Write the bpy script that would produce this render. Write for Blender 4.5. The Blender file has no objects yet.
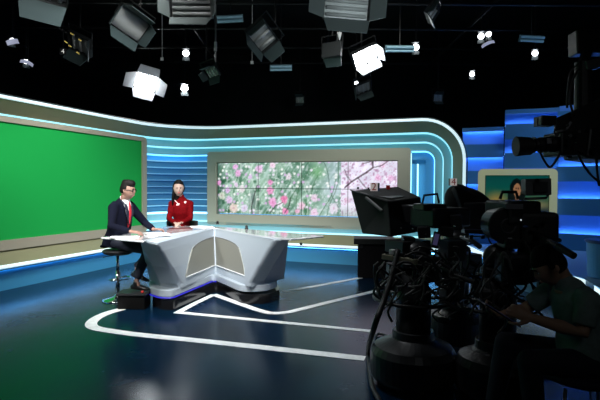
import bpy, bmesh, math, random
from mathutils import Vector, Matrix, Euler
random.seed(7)
PI = math.pi
SC = bpy.context.scene
COL = SC.collection

# ------------------------------------------------------------------ camera
CAMZ, FOC, PITCH, ROLL = 1.55, 500.0, math.atan(13/500), math.radians(0.35)
CR = Matrix.Rotation(PI/2 - PITCH, 3, 'X') @ Matrix.Rotation(ROLL, 3, 'Z')
CL = Vector((0, 0, CAMZ))
def ray(px, py):
    v = CR @ Vector(((px-300)/FOC, (200-py)/FOC, -1))
    return v / v.y
def at(px, py, d):
    return CL + ray(px, py) * d
def onz(px, py, z):
    r = ray(px, py)
    return CL + r * ((z-CAMZ)/r.z)

# ------------------------------------------------------------------ materials
MATS = {}
def mat(name, col, rough=0.5, metal=0.0, emit=None, es=0.0, spec=0.5, noise=None, coat=0.0, alpha=1.0):
    if name in MATS: return MATS[name]
    m = bpy.data.materials.new(name); m.use_nodes = True
    nt = m.node_tree; b = nt.nodes['Principled BSDF']
    c = tuple(col)+(1,)
    b.inputs['Base Color'].default_value = c
    b.inputs['Roughness'].default_value = rough
    b.inputs['Metallic'].default_value = metal
    b.inputs['Specular IOR Level'].default_value = spec
    b.inputs['Coat Weight'].default_value = coat
    if emit:
        b.inputs['Emission Color'].default_value = tuple(emit)+(1,)
        b.inputs['Emission Strength'].default_value = es
    if noise:
        sc, amt = noise
        tc = nt.nodes.new('ShaderNodeTexCoord')
        n = nt.nodes.new('ShaderNodeTexNoise'); n.inputs['Scale'].default_value = sc; n.inputs['Detail'].default_value = 4
        r = nt.nodes.new('ShaderNodeValToRGB')
        r.color_ramp.elements[0].position = .3; r.color_ramp.elements[1].position = .7
        r.color_ramp.elements[0].color = tuple(x*(1-amt) for x in col)+(1,)
        r.color_ramp.elements[1].color = tuple(min(1, x*(1+amt)) for x in col)+(1,)
        nt.links.new(tc.outputs['Object'], n.inputs['Vector'])
        nt.links.new(n.outputs['Fac'], r.inputs['Fac'])
        nt.links.new(r.outputs['Color'], b.inputs['Base Color'])
    MATS[name] = m
    return m

black = mat('matte_black', (.012,.012,.013), .6)
satin = mat('satin_black', (.016,.017,.019), .38)
blackmetal = mat('black_metal', (.02,.021,.023), .35, .6)
dgrey = mat('dark_grey', (.05,.052,.055), .5)
mgrey = mat('mid_grey', (.16,.165,.17), .5)
lgrey = mat('light_grey', (.42,.43,.44), .45)
steel = mat('brushed_steel', (.5,.5,.52), .3, 1.0)
chrome = mat('chrome', (.7,.7,.72), .12, 1.0)
white = mat('white_paint', (.75,.75,.74), .5)
paper = mat('white_paper', (.8,.8,.78), .7)
studio_black = mat('studio_black_cloth', (.006,.0075,.0075), .9, noise=(1.5,.4))
rubber = mat('black_rubber', (.012,.012,.012), .7)
red = mat('red_plastic', (.5,.02,.015), .4)

# ------------------------------------------------------------------ mesh builder
class MB:
    def __init__(s): s.v=[]; s.f=[]
    def add(s, vs, fs):
        b=len(s.v); s.v += [Vector(v) for v in vs]; s.f += [tuple(b+i for i in f) for f in fs]; return s
    def box(s, c, size, rot=None):
        c=Vector(c); hx,hy,hz=[q/2 for q in size]
        R = rot if rot is not None else Matrix.Identity(3)
        vs=[c+R@Vector((x*hx,y*hy,z*hz)) for x in(-1,1) for y in(-1,1) for z in(-1,1)]
        return s.add(vs,[(0,1,3,2),(4,6,7,5),(0,4,5,1),(2,3,7,6),(0,2,6,4),(1,5,7,3)])
    def hexa(s, p):   # p: 8 corners: bottom 4 loop, top 4 loop
        return s.add(p,[(3,2,1,0),(4,5,6,7),(0,1,5,4),(1,2,6,5),(2,3,7,6),(3,0,4,7)])
    def cyl(s, p0, p1, r0, r1=None, seg=16, cap=True):
        r1 = r0 if r1 is None else r1
        return s.loft([(p0,r0,r0),(p1,r1,r1)], seg=seg, cap=cap)
    def loft(s, secs, side=None, seg=16, cap=True):
        """secs: (center, half width along side, half depth); side = the lateral direction"""
        P=[Vector(q[0]) for q in secs]; n=len(P); base=len(s.v)
        prev=None
        for i in range(n):
            t=(P[min(i+1,n-1)]-P[max(i-1,0)])
            if t.length<1e-9: t=Vector((0,0,1))
            t.normalize()
            if side is not None: a=Vector(side)
            elif prev is not None: a=prev
            else: a=Vector((1,0,0)) if abs(t.x)<.8 else Vector((0,1,0))
            a=(a-t*a.dot(t))
            if a.length<1e-6: a=t.orthogonal()
            a.normalize(); b=t.cross(a); prev=a
            for k in range(seg):
                th=2*PI*k/seg
                s.v.append(P[i]+a*(secs[i][1]*math.cos(th))+b*(secs[i][2]*math.sin(th)))
        for i in range(n-1):
            for k in range(seg):
                k2=(k+1)%seg
                s.f.append((base+i*seg+k, base+i*seg+k2, base+(i+1)*seg+k2, base+(i+1)*seg+k))
        if cap:
            s.f.append(tuple(base+k for k in range(seg))[::-1]); s.f.append(tuple(base+(n-1)*seg+k for k in range(seg)))
        return s
    def tube(s, pts, r, seg=8, smooth=True):
        pts=[Vector(p) for p in pts]
        if smooth and len(pts)>2: pts=spline(pts,5)
        return s.loft([(p,r,r) for p in pts], seg=seg)
    def ball(s, c, rad, seg=16, ring=10, R=None, fn=None):
        c=Vector(c); rad=rad if hasattr(rad,'__len__') else (rad,)*3
        R=R or Matrix.Identity(3); base=len(s.v)
        s.v.append(c+R@Vector((0,0,rad[2])) if not fn else c+R@fn(0,0,1))
        for i in range(1,ring):
            ph=PI*i/ring
            for k in range(seg):
                th=2*PI*k/seg
                x,y,z=math.sin(ph)*math.cos(th),math.sin(ph)*math.sin(th),math.cos(ph)
                s.v.append(c+R@(fn(x,y,z) if fn else Vector((x*rad[0],y*rad[1],z*rad[2]))))
        s.v.append(c+R@Vector((0,0,-rad[2])) if not fn else c+R@fn(0,0,-1))
        last=len(s.v)-1
        for k in range(seg):
            k2=(k+1)%seg
            s.f.append((base,base+1+k,base+1+k2))
            s.f.append((last,last-seg+k2,last-seg+k))
            for i in range(ring-2):
                a=base+1+i*seg
                s.f.append((a+k,a+seg+k,a+seg+k2,a+k2))
        return s
    def prism(s, poly, z0, z1):   # poly list of (x,y)
        n=len(poly)
        vs=[(p[0],p[1],z0) for p in poly]+[(p[0],p[1],z1) for p in poly]
        fs=[tuple(range(n))[::-1], tuple(range(n,2*n))]+[(i,(i+1)%n,n+(i+1)%n,n+i) for i in range(n)]
        return s.add(vs,fs)
    def ribbon(s, A, B, close=False):
        n=len(A); vs=list(A)+list(B)
        m=n if close else n-1
        return s.add(vs,[(i,(i+1)%n,n+(i+1)%n,n+i) for i in range(m)])
    def lathe(s, c, prof, seg=24):   # prof (r,z) list
        c=Vector(c); return s.loft([(c+Vector((0,0,z)), max(r,.0005), max(r,.0005)) for r,z in prof], side=(1,0,0), seg=seg) if all(prof[i][1]!=prof[i+1][1] for i in range(len(prof)-1)) else s._lathe(c,prof,seg)
    def _lathe(s,c,prof,seg):
        base=len(s.v); n=len(prof)
        for r,z in prof:
            for k in range(seg):
                th=2*PI*k/seg; s.v.append(c+Vector((max(r,.0005)*math.cos(th),max(r,.0005)*math.sin(th),z)))
        for i in range(n-1):
            for k in range(seg):
                k2=(k+1)%seg; s.f.append((base+i*seg+k,base+i*seg+k2,base+(i+1)*seg+k2,base+(i+1)*seg+k))
        s.f.append(tuple(base+k for k in range(seg))[::-1]); s.f.append(tuple(base+(n-1)*seg+k for k in range(seg)))
        return s
    def build(s, name, m, parent=None, world=False, smooth=False, bevel=0, remesh=0, smoothit=0, solid=0):
        verts=s.v
        if parent is None:
            xs=[v.x for v in verts]; ys=[v.y for v in verts]; zs=[v.z for v in verts]
            org=Vector(((min(xs)+max(xs))/2,(min(ys)+max(ys))/2,min(zs)))
            verts=[v-org for v in verts]
        elif world:
            inv=wmat(parent).inverted(); verts=[inv@v for v in verts]
        me=bpy.data.meshes.new(name); me.from_pydata([tuple(v) for v in verts],[],s.f); me.update()
        bm=bmesh.new(); bm.from_mesh(me)
        bmesh.ops.recalc_face_normals(bm, faces=bm.faces); bm.to_mesh(me); bm.free()
        o=bpy.data.objects.new(name,me); COL.objects.link(o)
        if parent is None: o.location=org
        else: o.parent=parent
        me.materials.append(m)
        mods=False
        if remesh:
            md=o.modifiers.new('r','REMESH'); md.mode='VOXEL'; md.voxel_size=remesh; md.use_smooth_shade=True; mods=True
        if smoothit:
            md=o.modifiers.new('s','SMOOTH'); md.factor=.5; md.iterations=smoothit; mods=True
        if solid:
            md=o.modifiers.new('so','SOLIDIFY'); md.thickness=solid; md.offset=-1; mods=True
        if bevel:
            md=o.modifiers.new('b','BEVEL'); md.width=bevel; md.segments=2; md.limit_method='ANGLE'; md.angle_limit=math.radians(40); mods=True
        if mods:
            dg=bpy.context.evaluated_depsgraph_get(); dg.update()
            nm=bpy.data.meshes.new_from_object(o.evaluated_get(dg)); nm.name=name
            o.modifiers.clear(); o.data=nm
            if not nm.materials: nm.materials.append(m)
            me=nm
        if smooth or remesh:
            for p in me.polygons: p.use_smooth=True
        return o

def wmat(o):
    m=o.matrix_basis.copy()
    while o.parent: o=o.parent; m=o.matrix_basis@m
    return m
def spline(pts, n=6):
    out=[]
    P=[pts[0]*2-pts[1]]+list(pts)+[pts[-1]*2-pts[-2]]
    for i in range(1,len(P)-2):
        p0,p1,p2,p3=P[i-1:i+3]
        for k in range(n):
            t=k/n
            out.append(.5*((2*p1)+(p2-p0)*t+(2*p0-5*p1+4*p2-p3)*t*t+(3*p1-p0-3*p2+p3)*t**3))
    out.append(P[-2].copy()); return out
def tag(o, label, cat, group=None, kind=None):
    o['label']=label; o['category']=cat
    if group: o['group']=group
    if kind: o['kind']=kind
    return o
def struct(o): o['kind']='structure'; return o
def empty(name, loc, label=None, cat=None, group=None, rz=0, R=None):
    o=bpy.data.objects.new(name,None); COL.objects.link(o); o.location=loc; o.empty_display_size=.1
    if R is not None: o.rotation_euler=R.to_euler()
    else: o.rotation_euler=(0,0,rz)
    if label: tag(o,label,cat,group)
    return o
def Rzxy(yaw,pitch,roll):
    return Matrix.Rotation(math.radians(yaw),3,'Z')@Matrix.Rotation(math.radians(pitch),3,'X')@Matrix.Rotation(math.radians(roll),3,'Y')
def copy_tree(o, parent=None):
    c=o.copy(); COL.objects.link(c)
    if parent: c.parent=parent
    for ch in list(o.children): copy_tree(ch,c)
    return c
def text_mesh(name, txt, size, m, parent, loc, R, ext=.001):
    """loc in parent's space; R maps text x,y,z(normal)"""
    cu=bpy.data.curves.new(name,'FONT'); cu.body=txt; cu.size=size; cu.extrude=ext; cu.align_x='CENTER'; cu.align_y='CENTER'
    t=bpy.data.objects.new('tmp',cu); COL.objects.link(t)
    dg=bpy.context.evaluated_depsgraph_get(); dg.update()
    me=bpy.data.meshes.new_from_object(t.evaluated_get(dg)); bpy.data.objects.remove(t)
    me.name=name
    me.transform(R.to_4x4()); me.transform(Matrix.Translation(loc))
    me.materials.clear(); me.materials.append(m)
    o=bpy.data.objects.new(name,me); COL.objects.link(o)
    if parent: o.parent=parent
    return o

# ------------------------------------------------------------------ studio shell
def floor_material():
    m=bpy.data.materials.new('glossy_studio_floor'); m.use_nodes=True
    nt=m.node_tree; b=nt.nodes['Principled BSDF']
    tc=nt.nodes.new('ShaderNodeTexCoord')
    n=nt.nodes.new('ShaderNodeTexNoise'); n.inputs['Scale'].default_value=1.3; n.inputs['Detail'].default_value=8; n.inputs['Roughness'].default_value=.65
    nt.links.new(tc.outputs['Object'],n.inputs['Vector'])
    r=nt.nodes.new('ShaderNodeValToRGB'); r.color_ramp.elements[0].position=.35; r.color_ramp.elements[1].position=.7
    r.color_ramp.elements[0].color=(.001,.010,.024,1); r.color_ramp.elements[1].color=(.002,.014,.036,1)
    nt.links.new(n.outputs['Fac'],r.inputs['Fac']); nt.links.new(r.outputs['Color'],b.inputs['Base Color'])
    mr=nt.nodes.new('ShaderNodeMapRange'); mr.inputs['From Min'].default_value=.3; mr.inputs['From Max'].default_value=.7
    mr.inputs['To Min'].default_value=.20; mr.inputs['To Max'].default_value=.29
    nt.links.new(n.outputs['Fac'],mr.inputs['Value']); nt.links.new(mr.outputs['Result'],b.inputs['Roughness'])
    b.inputs['Specular IOR Level'].default_value=.13; b.inputs['Specular Tint'].default_value=(.4,.85,1,1)
    b.inputs['Coat Weight'].default_value=.09; b.inputs['Coat Roughness'].default_value=.15
    return m
FX0,FX1,FY0,FY1,CEIL=-7.5,8.5,-2.5,15.5,5.6
struct(MB().box(((FX0+FX1)/2,(FY0+FY1)/2,-.05),(FX1-FX0,FY1-FY0,.1)).build('floor',floor_material()))
struct(MB().box(((FX0+FX1)/2,(FY0+FY1)/2,CEIL+.05),(FX1-FX0,FY1-FY0,.1)).build('ceiling',studio_black))
struct(MB().box((FX0-.05,(FY0+FY1)/2,CEIL/2),(.1,FY1-FY0,CEIL)).build('wall_left',studio_black))
struct(MB().box((FX1+.05,(FY0+FY1)/2,CEIL/2),(.1,FY1-FY0,CEIL)).build('wall_right',studio_black))
struct(MB().box(((FX0+FX1)/2,FY1+.05,CEIL/2),(FX1-FX0,.1,CEIL)).build('wall_far',studio_black))
struct(MB().box(((FX0+FX1)/2,FY0-.05,CEIL/2),(FX1-FX0,.1,CEIL)).build('wall_near',studio_black))

# ------------------------------------------------------------------ curved set wall with stepped rings
O=Vector((-1.886,11.5)); U=Vector((.9400,-.342)).normalized(); NB=Vector((-U.y*-1*-1, -U.x))
NB=Vector((U.y,-U.x))            # points to the camera
if NB.y>0: NB=-NB
DL=Vector((.331,.944)).normalized(); NL=Vector((DL.y,-DL.x))
L0=Vector((-4.16,9.28))
def isect(p,d,q,e):
    den=d.x*e.y-d.y*e.x; w=q-p
    return p+d*((w.x*e.y-w.y*e.x)/den)
def horiz(n, u_end, radw=.55, t_far=-5.2):
    pb=O+NB*n; pl=L0+NL*n
    c=isect(pb,U,pl,DL); rad=radw+ .75*max(0,n)/.55
    a=c-DL*rad; b=c+U*rad                      # tangent points (angle ~90 deg)
    cen=a+NL*rad
    out=[pl+DL*t_far, (pl+DL*t_far+a)/2, a]
    a0=math.atan2(-NL.y,-NL.x); a1=math.atan2(-NB.y,-NB.x)
    if a1>a0: a1-=2*PI
    for k in range(1,14):
        th=a0+(a1-a0)*k/14
        out.append(cen+Vector((math.cos(th),math.sin(th)))*rad)
    out.append(b)
    e=pb+U*u_end
    for k in range(1,9): out.append(b+(e-b)*k/8)
    return out
T,B_,R_,RAD=2.86,.33,5.43,.80
def path(n,r):
    rad=max(.03,RAD-r)
    h=horiz(n,R_-RAD)
    P=[Vector((p.x,p.y,T-r)) for p in h]
    for k in range(1,13):
        th=PI/2*(1-k/12)
        u=R_-RAD+rad*math.cos(th); z=T-RAD+rad*math.sin(th)
        q=O+U*u+NB*n; P.append(Vector((q.x,q.y,z)))
    rb=rad
    for k in range(0,13):
        th=-PI/2*k/12
        u=R_-RAD+rad*math.cos(th); z=B_+RAD+rad*math.sin(th)
        q=O+U*u+NB*n; P.append(Vector((q.x,q.y,z)))
    P+=[Vector((p.x,p.y,B_+r)) for p in h[::-1][1:]]
    return P
olive=mat('olive_grey_panel',(.29,.29,.17),.5)
ringmat=mat('pale_teal_panel',(.32,.64,.72),.45)
outer=mat('outer_shell_dark',(.03,.04,.04),.5)
def led(name,col,s): return mat(name,(.8,.8,.8),.4,emit=col,es=s)
LWHITE=led('led_white',(.62,.86,.93),.85)
LCYAN=led('led_cyan',(.24,.70,.86),1.15)
def ring(name, prof, m):
    mb=MB()
    for (a,b) in zip(prof[:-1],prof[1:]): mb.ribbon(path(*a),path(*b))
    return struct(mb.build(name,m))
ring('trim_1',[(-.35,0),(.55,-.015),(.585,.0),(.56,.0)],outer)
ring('trim_2',[(.56,.008),(.58,.02),(.58,.05),(.56,.062)],LWHITE)
ring('trim_3',[(.56,.062),(.53,.085),(.36,.25)],olive)
ring('trim_4',[(.36,.25),(.25,.275)],LCYAN)
ring('trim_5',[(.25,.275),(.25,.42)],ringmat)
ring('trim_6',[(.25,.42),(.15,.445)],LCYAN)
ring('trim_7',[(.15,.445),(.15,.59)],ringmat)
ring('trim_8',[(.15,.59),(.06,.615)],led('led_sky',(.12,.50,1.0),2.2))
blue_panel=mat('blue_panel',(.10,.36,.60),.5)
ring('trim_9',[(.06,.615),(.06,.76),(-.35,.76)],blue_panel)
# back panel closing the set
h=horiz(-.02,4.74)
struct(MB().ribbon([Vector((p.x,p.y,.0)) for p in h],[Vector((p.x,p.y,T-.5)) for p in h]).build('wall_back',blue_panel,solid=0.0))
# louvred slats between the green screen and the video wall
zs=[2.28-.146*k for k in range(1,13)]
cols=[((.22,.58,.85),1.2),((.15,.50,.85),1.0),((.12,.42,.8),.8),((.10,.36,.75),.65),((.10,.36,.75),.65),((.14,.45,.8),.8),((.2,.65,1.0),1.1),((.3,.75,1.0),1.3),((.4,.8,1.0),1.4),((.5,.85,1.0),1.4),((.5,.85,1.0),1.4),((.5,.85,1.0),1.4)]
t=10
mbf=MB()
for k,z in enumerate(zs):
    a=horiz(.13,.2); b=horiz(.05,.2); c=horiz(.13,.2)
    V=lambda h,z:[Vector((p.x,p.y,z)) for p in h]
    struct(MB().ribbon(V(a,z),V(b,z-.022)).build('trim_%d'%t,led('led_slat_%d'%k,cols[k][0],cols[k][1]*.62))); t+=1
    mbf.ribbon(V(b,z-.022),V(c,z-.146))
struct(mbf.build('trim_%d'%t,mat('slat_blue',(.06,.21,.38),.45))); t+=1
# plinth front below the white strip
def fl(n,z): return [Vector((p.x,p.y,z)) for p in horiz(n,R_-.35)]
plin=mat('plinth_blue_grey',(.06,.32,.58),.4)
struct(MB().ribbon(fl(.56,B_),fl(.50,B_-.005)).ribbon(fl(.47,B_-.03),fl(.47,0)).build('trim_%d'%t,plin)); t+=1
struct(MB().ribbon(fl(.50,B_-.005),fl(.47,B_-.03)).build('trim_%d'%t,led('led_plinth_blue',(.10,.45,1.0),14))); t+=1
# dark recess and lit blue bar at the right end of the rings
q=lambda u,n:O+U*u+NB*n
def wallbox(u0,u1,z0,z1,n0,n1):
    c=[q(u0,n0),q(u1,n0),q(u1,n1),q(u0,n1)]
    return [Vector((p.x,p.y,z0)) for p in c]+[Vector((p.x,p.y,z1)) for p in c]
struct(MB().hexa(wallbox(4.38,4.50,.5,2.02,.0,.14)).build('trim_%d'%t,blue_panel)); t+=1
struct(MB().hexa(wallbox(4.50,4.515,.5,2.02,.0,.15)).build('trim_%d'%t,led('led_bar',(.35,.8,1.0),1.6))); t+=1
struct(MB().hexa(wallbox(4.375,4.395,.5,2.22,.14,.24)).build('trim_%d'%t,MATS['led_bar'])); t+=1

# ------------------------------------------------------------------ green screen
def wl(t_,z,n): p=L0+DL*t_+NL*n; return Vector((p.x,p.y,z))
def tl(px,n):   # t on left wall for a pixel column
    k=(px-300)/500; p=L0+NL*n
    return (k*p.y-p.x)/(DL.x-k*DL.y)
GN=.24
g1=tl(141.5,.14+GN); f1=tl(147,.17+GN)
gs=empty('green_screen',wl(0,.6,.1),'large flat green chroma screen in a beige frame filling the left wall','screen')
green=mat('chroma_green',(.012,.45,.085),.85,spec=.2)
gf=mat('beige_frame',(.44,.41,.32),.5)
gz0,gz1=.73,2.49
MB().hexa([wl(-5.2,gz0,.06+GN),wl(g1,gz0,.06+GN),wl(g1,gz0,.14+GN),wl(-5.2,gz0,.14+GN),wl(-5.2,gz1,.06+GN),wl(g1,gz1,.06+GN),wl(g1,gz1,.14+GN),wl(-5.2,gz1,.14+GN)]).build('screen_panel',green,gs,world=True)
def fr(t0,t1,z0,z1):
    return [wl(t0,z0,.05+GN),wl(t1,z0,.05+GN),wl(t1,z0,.17+GN),wl(t0,z0,.17+GN),wl(t0,z1,.05+GN),wl(t1,z1,.05+GN),wl(t1,z1,.17+GN),wl(t0,z1,.17+GN)]
mb=MB(); mb.hexa(fr(-5.2,f1-.1,.58,gz0)); mb.hexa(fr(-5.2,f1-.1,gz1,2.575)); mb.hexa(fr(g1,f1,.66,2.495))
# rounded outer corners
for zc,sg in ((2.495,1),(.66,-1)):
    pts=[(f1-.1,zc),(f1-.1,zc+sg*.08)]+[(f1-.1+.1*math.sin(a),zc+sg*.08*math.cos(a)) for a in (.3,.6,.9,1.2,PI/2)]
    A=[wl(a,b,.05+GN) for a,b in pts]; Bq=[wl(a,b,.17+GN) for a,b in pts]; n=len(pts)
    mb.add(A+Bq,[tuple(range(n)),tuple(range(n,2*n))]+[(i,(i+1)%n,n+(i+1)%n,n+i) for i in range(n)])
mb.build('screen_frame',gf,gs,world=True)

# ------------------------------------------------------------------ video wall
vw=empty('video_wall',(*(q(2.05,.1)),.64),'wide video wall of eight panels showing pink blossoms, in a beige frame','video wall')
fm=mat('video_frame_beige',(.56,.56,.46),.5)
def px2uv(px,py,n=.2):
    r=ray(px,py); p=O+NB*n
    k=r.x
    u=(k*p.y-p.x)/(U.x-k*U.y); d=(p+U*u).y
    return u,(CL+r*d).z
u0,u1,z0,z1=-.14,4.39,.69,2.33
su0,_=px2uv(217.5,190); su1,_=px2uv(397.5,190)
_,sz1=px2uv(300,162); _,sz0=px2uv(300,215.5)
mb=MB()
def frame_quad(outer,inner,n0,n1):
    no=len(outer)
    Q=lambda p,n:Vector((*(q(p[0],n)),p[1]))
    oF=[Q(p,n1) for p in outer]; iF=[Q(p,n1) for p in inner]; oB=[Q(p,n0) for p in outer]; iB=[Q(p,n0) for p in inner]
    m=MB(); m.ribbon(oF,iF,True).ribbon(oB,oF,True).ribbon(iF,iB,True).ribbon(iB,oB,True); return m
def rrect(a0,a1,b0,b1,r,k=5):
    out=[]
    for cx,cy,s in ((a1-r,b1-r,0),(a0+r,b1-r,1),(a0+r,b0+r,2),(a1-r,b0+r,3)):
        for i in range(k+1):
            th=PI/2*(s+i/k); out.append((cx+r*math.cos(th),cy+r*math.sin(th)))
    return out
frame_quad(rrect(u0,u1,z0,z1,.07),rrect(su0-.01,su1+.01,sz0-.01,sz1+.01,.003),.02,.25).build('screen_frame',fm,vw,world=True)
# the picture: blossoms painted procedurally
def hsh(i,j): 
    x=math.sin(i*127.1+j*311.7)*43758.5453; return x-math.floor(x)
def vn(x,y):
    i,j=math.floor(x),math.floor(y); fx,fy=x-i,y-j
    fx=fx*fx*(3-2*fx); fy=fy*fy*(3-2*fy)
    return (hsh(i,j)*(1-fx)+hsh(i+1,j)*fx)*(1-fy)+(hsh(i,j+1)*(1-fx)+hsh(i+1,j+1)*fx)*fy
def mix(a,b,t): t=max(0,min(1,t)); return tuple(a[i]*(1-t)+b[i]*t for i in range(3))
FL=[(219.8,183.4,3,(.85,.40,.75)),(238,166,3.4,(.85,.55,.85)),(241,173,4,(.85,.50,.8)),(254.6,177,2.6,(.75,.6,.85)),(264,168.5,4.4,(.86,.62,.86)),
(278,164.6,3.6,(.95,.8,.9)),(275.6,183,3.2,(.85,.35,.65)),(275.6,191,4.4,(.85,.35,.65)),(278.5,203,5,(.9,.45,.75)),(290.6,200,4.6,(.85,.22,.5)),(291.6,212,4,(.9,.3,.6)),
(229.7,191,3.2,(.75,.55,.85)),(231.5,201.5,4.4,(.8,.65,.85)),(239,185.6,3,(.85,.75,.9)),(245.6,190,4,(.8,.82,.8)),(236,210,5.5,(.8,.72,.62)),(248.5,210,4.5,(.75,.75,.88)),
(286,205,3.4,(.92,.92,.95)),(223,197,4.4,(.6,.72,.55)),(295,177,3.5,(.8,.8,.82)),(308.4,206,4,(.88,.68,.78)),(320.6,198,4.4,(.82,.72,.82)),(320.6,213,4.6,(.88,.72,.85)),
(304,212,3,(.8,.5,.65)),(340,208,5.5,(.8,.8,.86)),(380.6,178,3.6,(.82,.55,.75)),(392,178,3.4,(.8,.55,.75)),(385,166,2.6,(.85,.7,.85)),(392,190,4,(.8,.6,.75)),(362,192,3,(.8,.62,.75)),(352,200,3,(.75,.6,.72))]
BR=[[(377,158),(375.5,163),(376,168),(370.3,172.5),(362,178),(356,182),(350.6,187.5)],[(366,164),(371,163),(376,161)],[(376,168),(384,166),(392,160)],[(362,178),(368,186),(374,192)],[(356,182),(352,176),(350,170)],
[(262,186),(259,196),(256,208),(257,216)],[(276,214),(281,207),(289,203)],[(291,214),(296,206),(297,198)]]
def segd(p,a,b):
    ax,ay=a; bx,by=b; dx,dy=bx-ax,by-ay; t=max(0,min(1,((p[0]-ax)*dx+(p[1]-ay)*dy)/(dx*dx+dy*dy)))
    return math.hypot(p[0]-ax-t*dx,p[1]-ay-t*dy)
def paint(x,y):    # x 218..397, y 162..216 picture units
    f=(x-218)/180
    n1=vn(x*.09,y*.09+7); n2=vn(x*.25+3,y*.22); n3=vn(x*.75,y*.75); st=vn(x*.7+y*.45,y*.07); n4=vn(x*.45+40,y*.4)
    c=mix((.26,.42,.34),(.55,.68,.60),n1*1.25)
    c=mix(c,(.72,.82,.80),(st-.40)*1.3)
    c=mix(c,(.14,.30,.20),(n2-.60)*2.2*(1.1-f))
    c=mix(c,(.80,.84,.84),(n4-.62)*2.0)
    if x<227: c=mix(c,(.08,.20,.17),(227-x)/10*.75)
    c=mix(c,(.24,.30,.30),max(0,1-math.hypot((x-258)/7,(y-202)/16))*.7)
    c=mix(c,(.36,.60,.36),max(0,1-math.hypot((x-325)/11,(y-172)/10))*.9)
    c=mix(c,(.20,.40,.26),max(0,1-math.hypot((x-312)/4,(y-206)/12))*1.0)
    c=mix(c,(.72,.78,.84),max(0,1-abs(x-340)/20)*(.85 if y<195 else .5)*(.6+.4*n1))
    if x>=347: c=mix((.74,.72,.80),(.94,.92,.98),n1*.6+n2*.6); c=mix(c,(.60,.42,.56),(vn(x*.6,y*.6)-.62)*2.6); c=mix(c,(.50,.60,.56),(y-204)/20)
    c=mix(c,(.90,.94,.94),(n3-.74)*2.8)
    if x<347:
        for i in range(-2,3):       # thin stems and grass blades
            b=math.floor(x/9)+i; h_=hsh(b,11); xc=(b+.5+h_)*9+(216-y)*(h_-.5)*.9+2*math.sin(y*.12+b)
            if abs(x-xc)<.55: c=mix(c,((.12,.22,.16),(.84,.90,.86),(.20,.34,.22))[int(h_*2.99)],.55*(1-abs(x-xc)/.55)+.15)
        gi,gj=math.floor(x/4.2),math.floor(y/4.2); h_=hsh(gi+9,gj+3)    # small pale blossoms
        if h_>.58+.25*f:
            ex,ey=(gi+.3+.4*hsh(gi,gj+70))*4.2,(gj+.3+.4*hsh(gi+70,gj))*4.2; d_=math.hypot(x-ex,y-ey)
            if d_<1.7: c=mix(c,((.90,.86,.93),(.80,.66,.84),(.92,.93,.92))[int(hsh(gi+5,gj)*2.99)],min(.85,(1.7-d_)*1.3))
    for fx,fy,r,k in FL:
        dx,dy=x-fx,y-fy; r=r*.86
        if abs(dx)<r*2 and abs(dy)<r*2:
            wob=.70+.55*vn(x*.9+fx,y*.9+fy)
            dd=math.hypot(dx,dy*.9)/(r*wob)
            if dd<1.15:
                kk=mix(mix(k,(.66,.56,.66),.22),(1,.95,.98),.6*vn(x*1.3,y*1.3+fx))
                if dd<.25: kk=mix(kk,(.62,.25,.45),.3)
                c=mix(c,kk,min(.92,(1.15-dd)*2.6))
    for b in BR:
        for a_,b_ in zip(b[:-1],b[1:]):
            dd=segd((x,y),a_,b_); w=1.0 if b is BR[0] else .55
            if dd<w: c=mix(c,(.20,.15,.18),.8*(1-dd/w)+.2)
    if hsh(int(x*1.3),int(y*1.3)+50)>.955 and x>347: c=mix(c,(.72,.45,.62),.6)
    return c
pic=bpy.data.materials.new('screen_picture'); pic.use_nodes=True
nt=pic.node_tree; bb=nt.nodes['Principled BSDF']; at_=nt.nodes.new('ShaderNodeVertexColor'); at_.layer_name='picture'
nt.links.new(at_.outputs['Color'],bb.inputs['Emission Color']); bb.inputs['Emission Strength'].default_value=1.0
bb.inputs['Base Color'].default_value=(.01,.01,.01,1); bb.inputs['Roughness'].default_value=.3
def picture_mesh(name,P00,P10,P01,nx,ny,fn,m,parent,gain=1.0):
    mb=MB(); vs=[]
    for j in range(ny+1):
        for i in range(nx+1): vs.append(P00+(P10-P00)*(i/nx)+(P01-P00)*(j/ny))
    fs=[(j*(nx+1)+i,j*(nx+1)+i+1,(j+1)*(nx+1)+i+1,(j+1)*(nx+1)+i) for j in range(ny) for i in range(nx)]
    mb.add(vs,fs); o=mb.build(name,m,parent,world=True)
    ca=o.data.color_attributes.new('picture','FLOAT_COLOR','POINT')
    k=0
    for j in range(ny+1):
        for i in range(nx+1):
            c=fn(i/nx,j/ny); ca.data[k].color=(c[0]**2.2*gain,c[1]**2.2*gain,c[2]**2.2*gain,1); k+=1
    return o
pw=(su1-su0)/4; ph=(sz1-sz0)/2; gap=.006
for r in range(2):
    for c in range(4):
        a0=su0+c*pw+gap; a1=su0+(c+1)*pw-gap; b0=sz0+r*ph+gap; b1=sz0+(r+1)*ph-gap
        Q=lambda a,b,n=.205:Vector((*(q(a,n)),b))
        cas=MB().hexa(wallbox(a0-gap*.7,a1+gap*.7,b0-gap*.7,b1+gap*.7,.05,.2)).build('display_panel',black,vw,world=True)
        xa=218+180*c/4; yb=216-54*r/2
        picture_mesh('screen',Q(a0,b0),Q(a1,b0),Q(a0,b1),60,34,lambda s,t,xa=xa,yb=yb:paint(xa+45*s,yb-27*t),pic,cas,gain=1.22)
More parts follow.
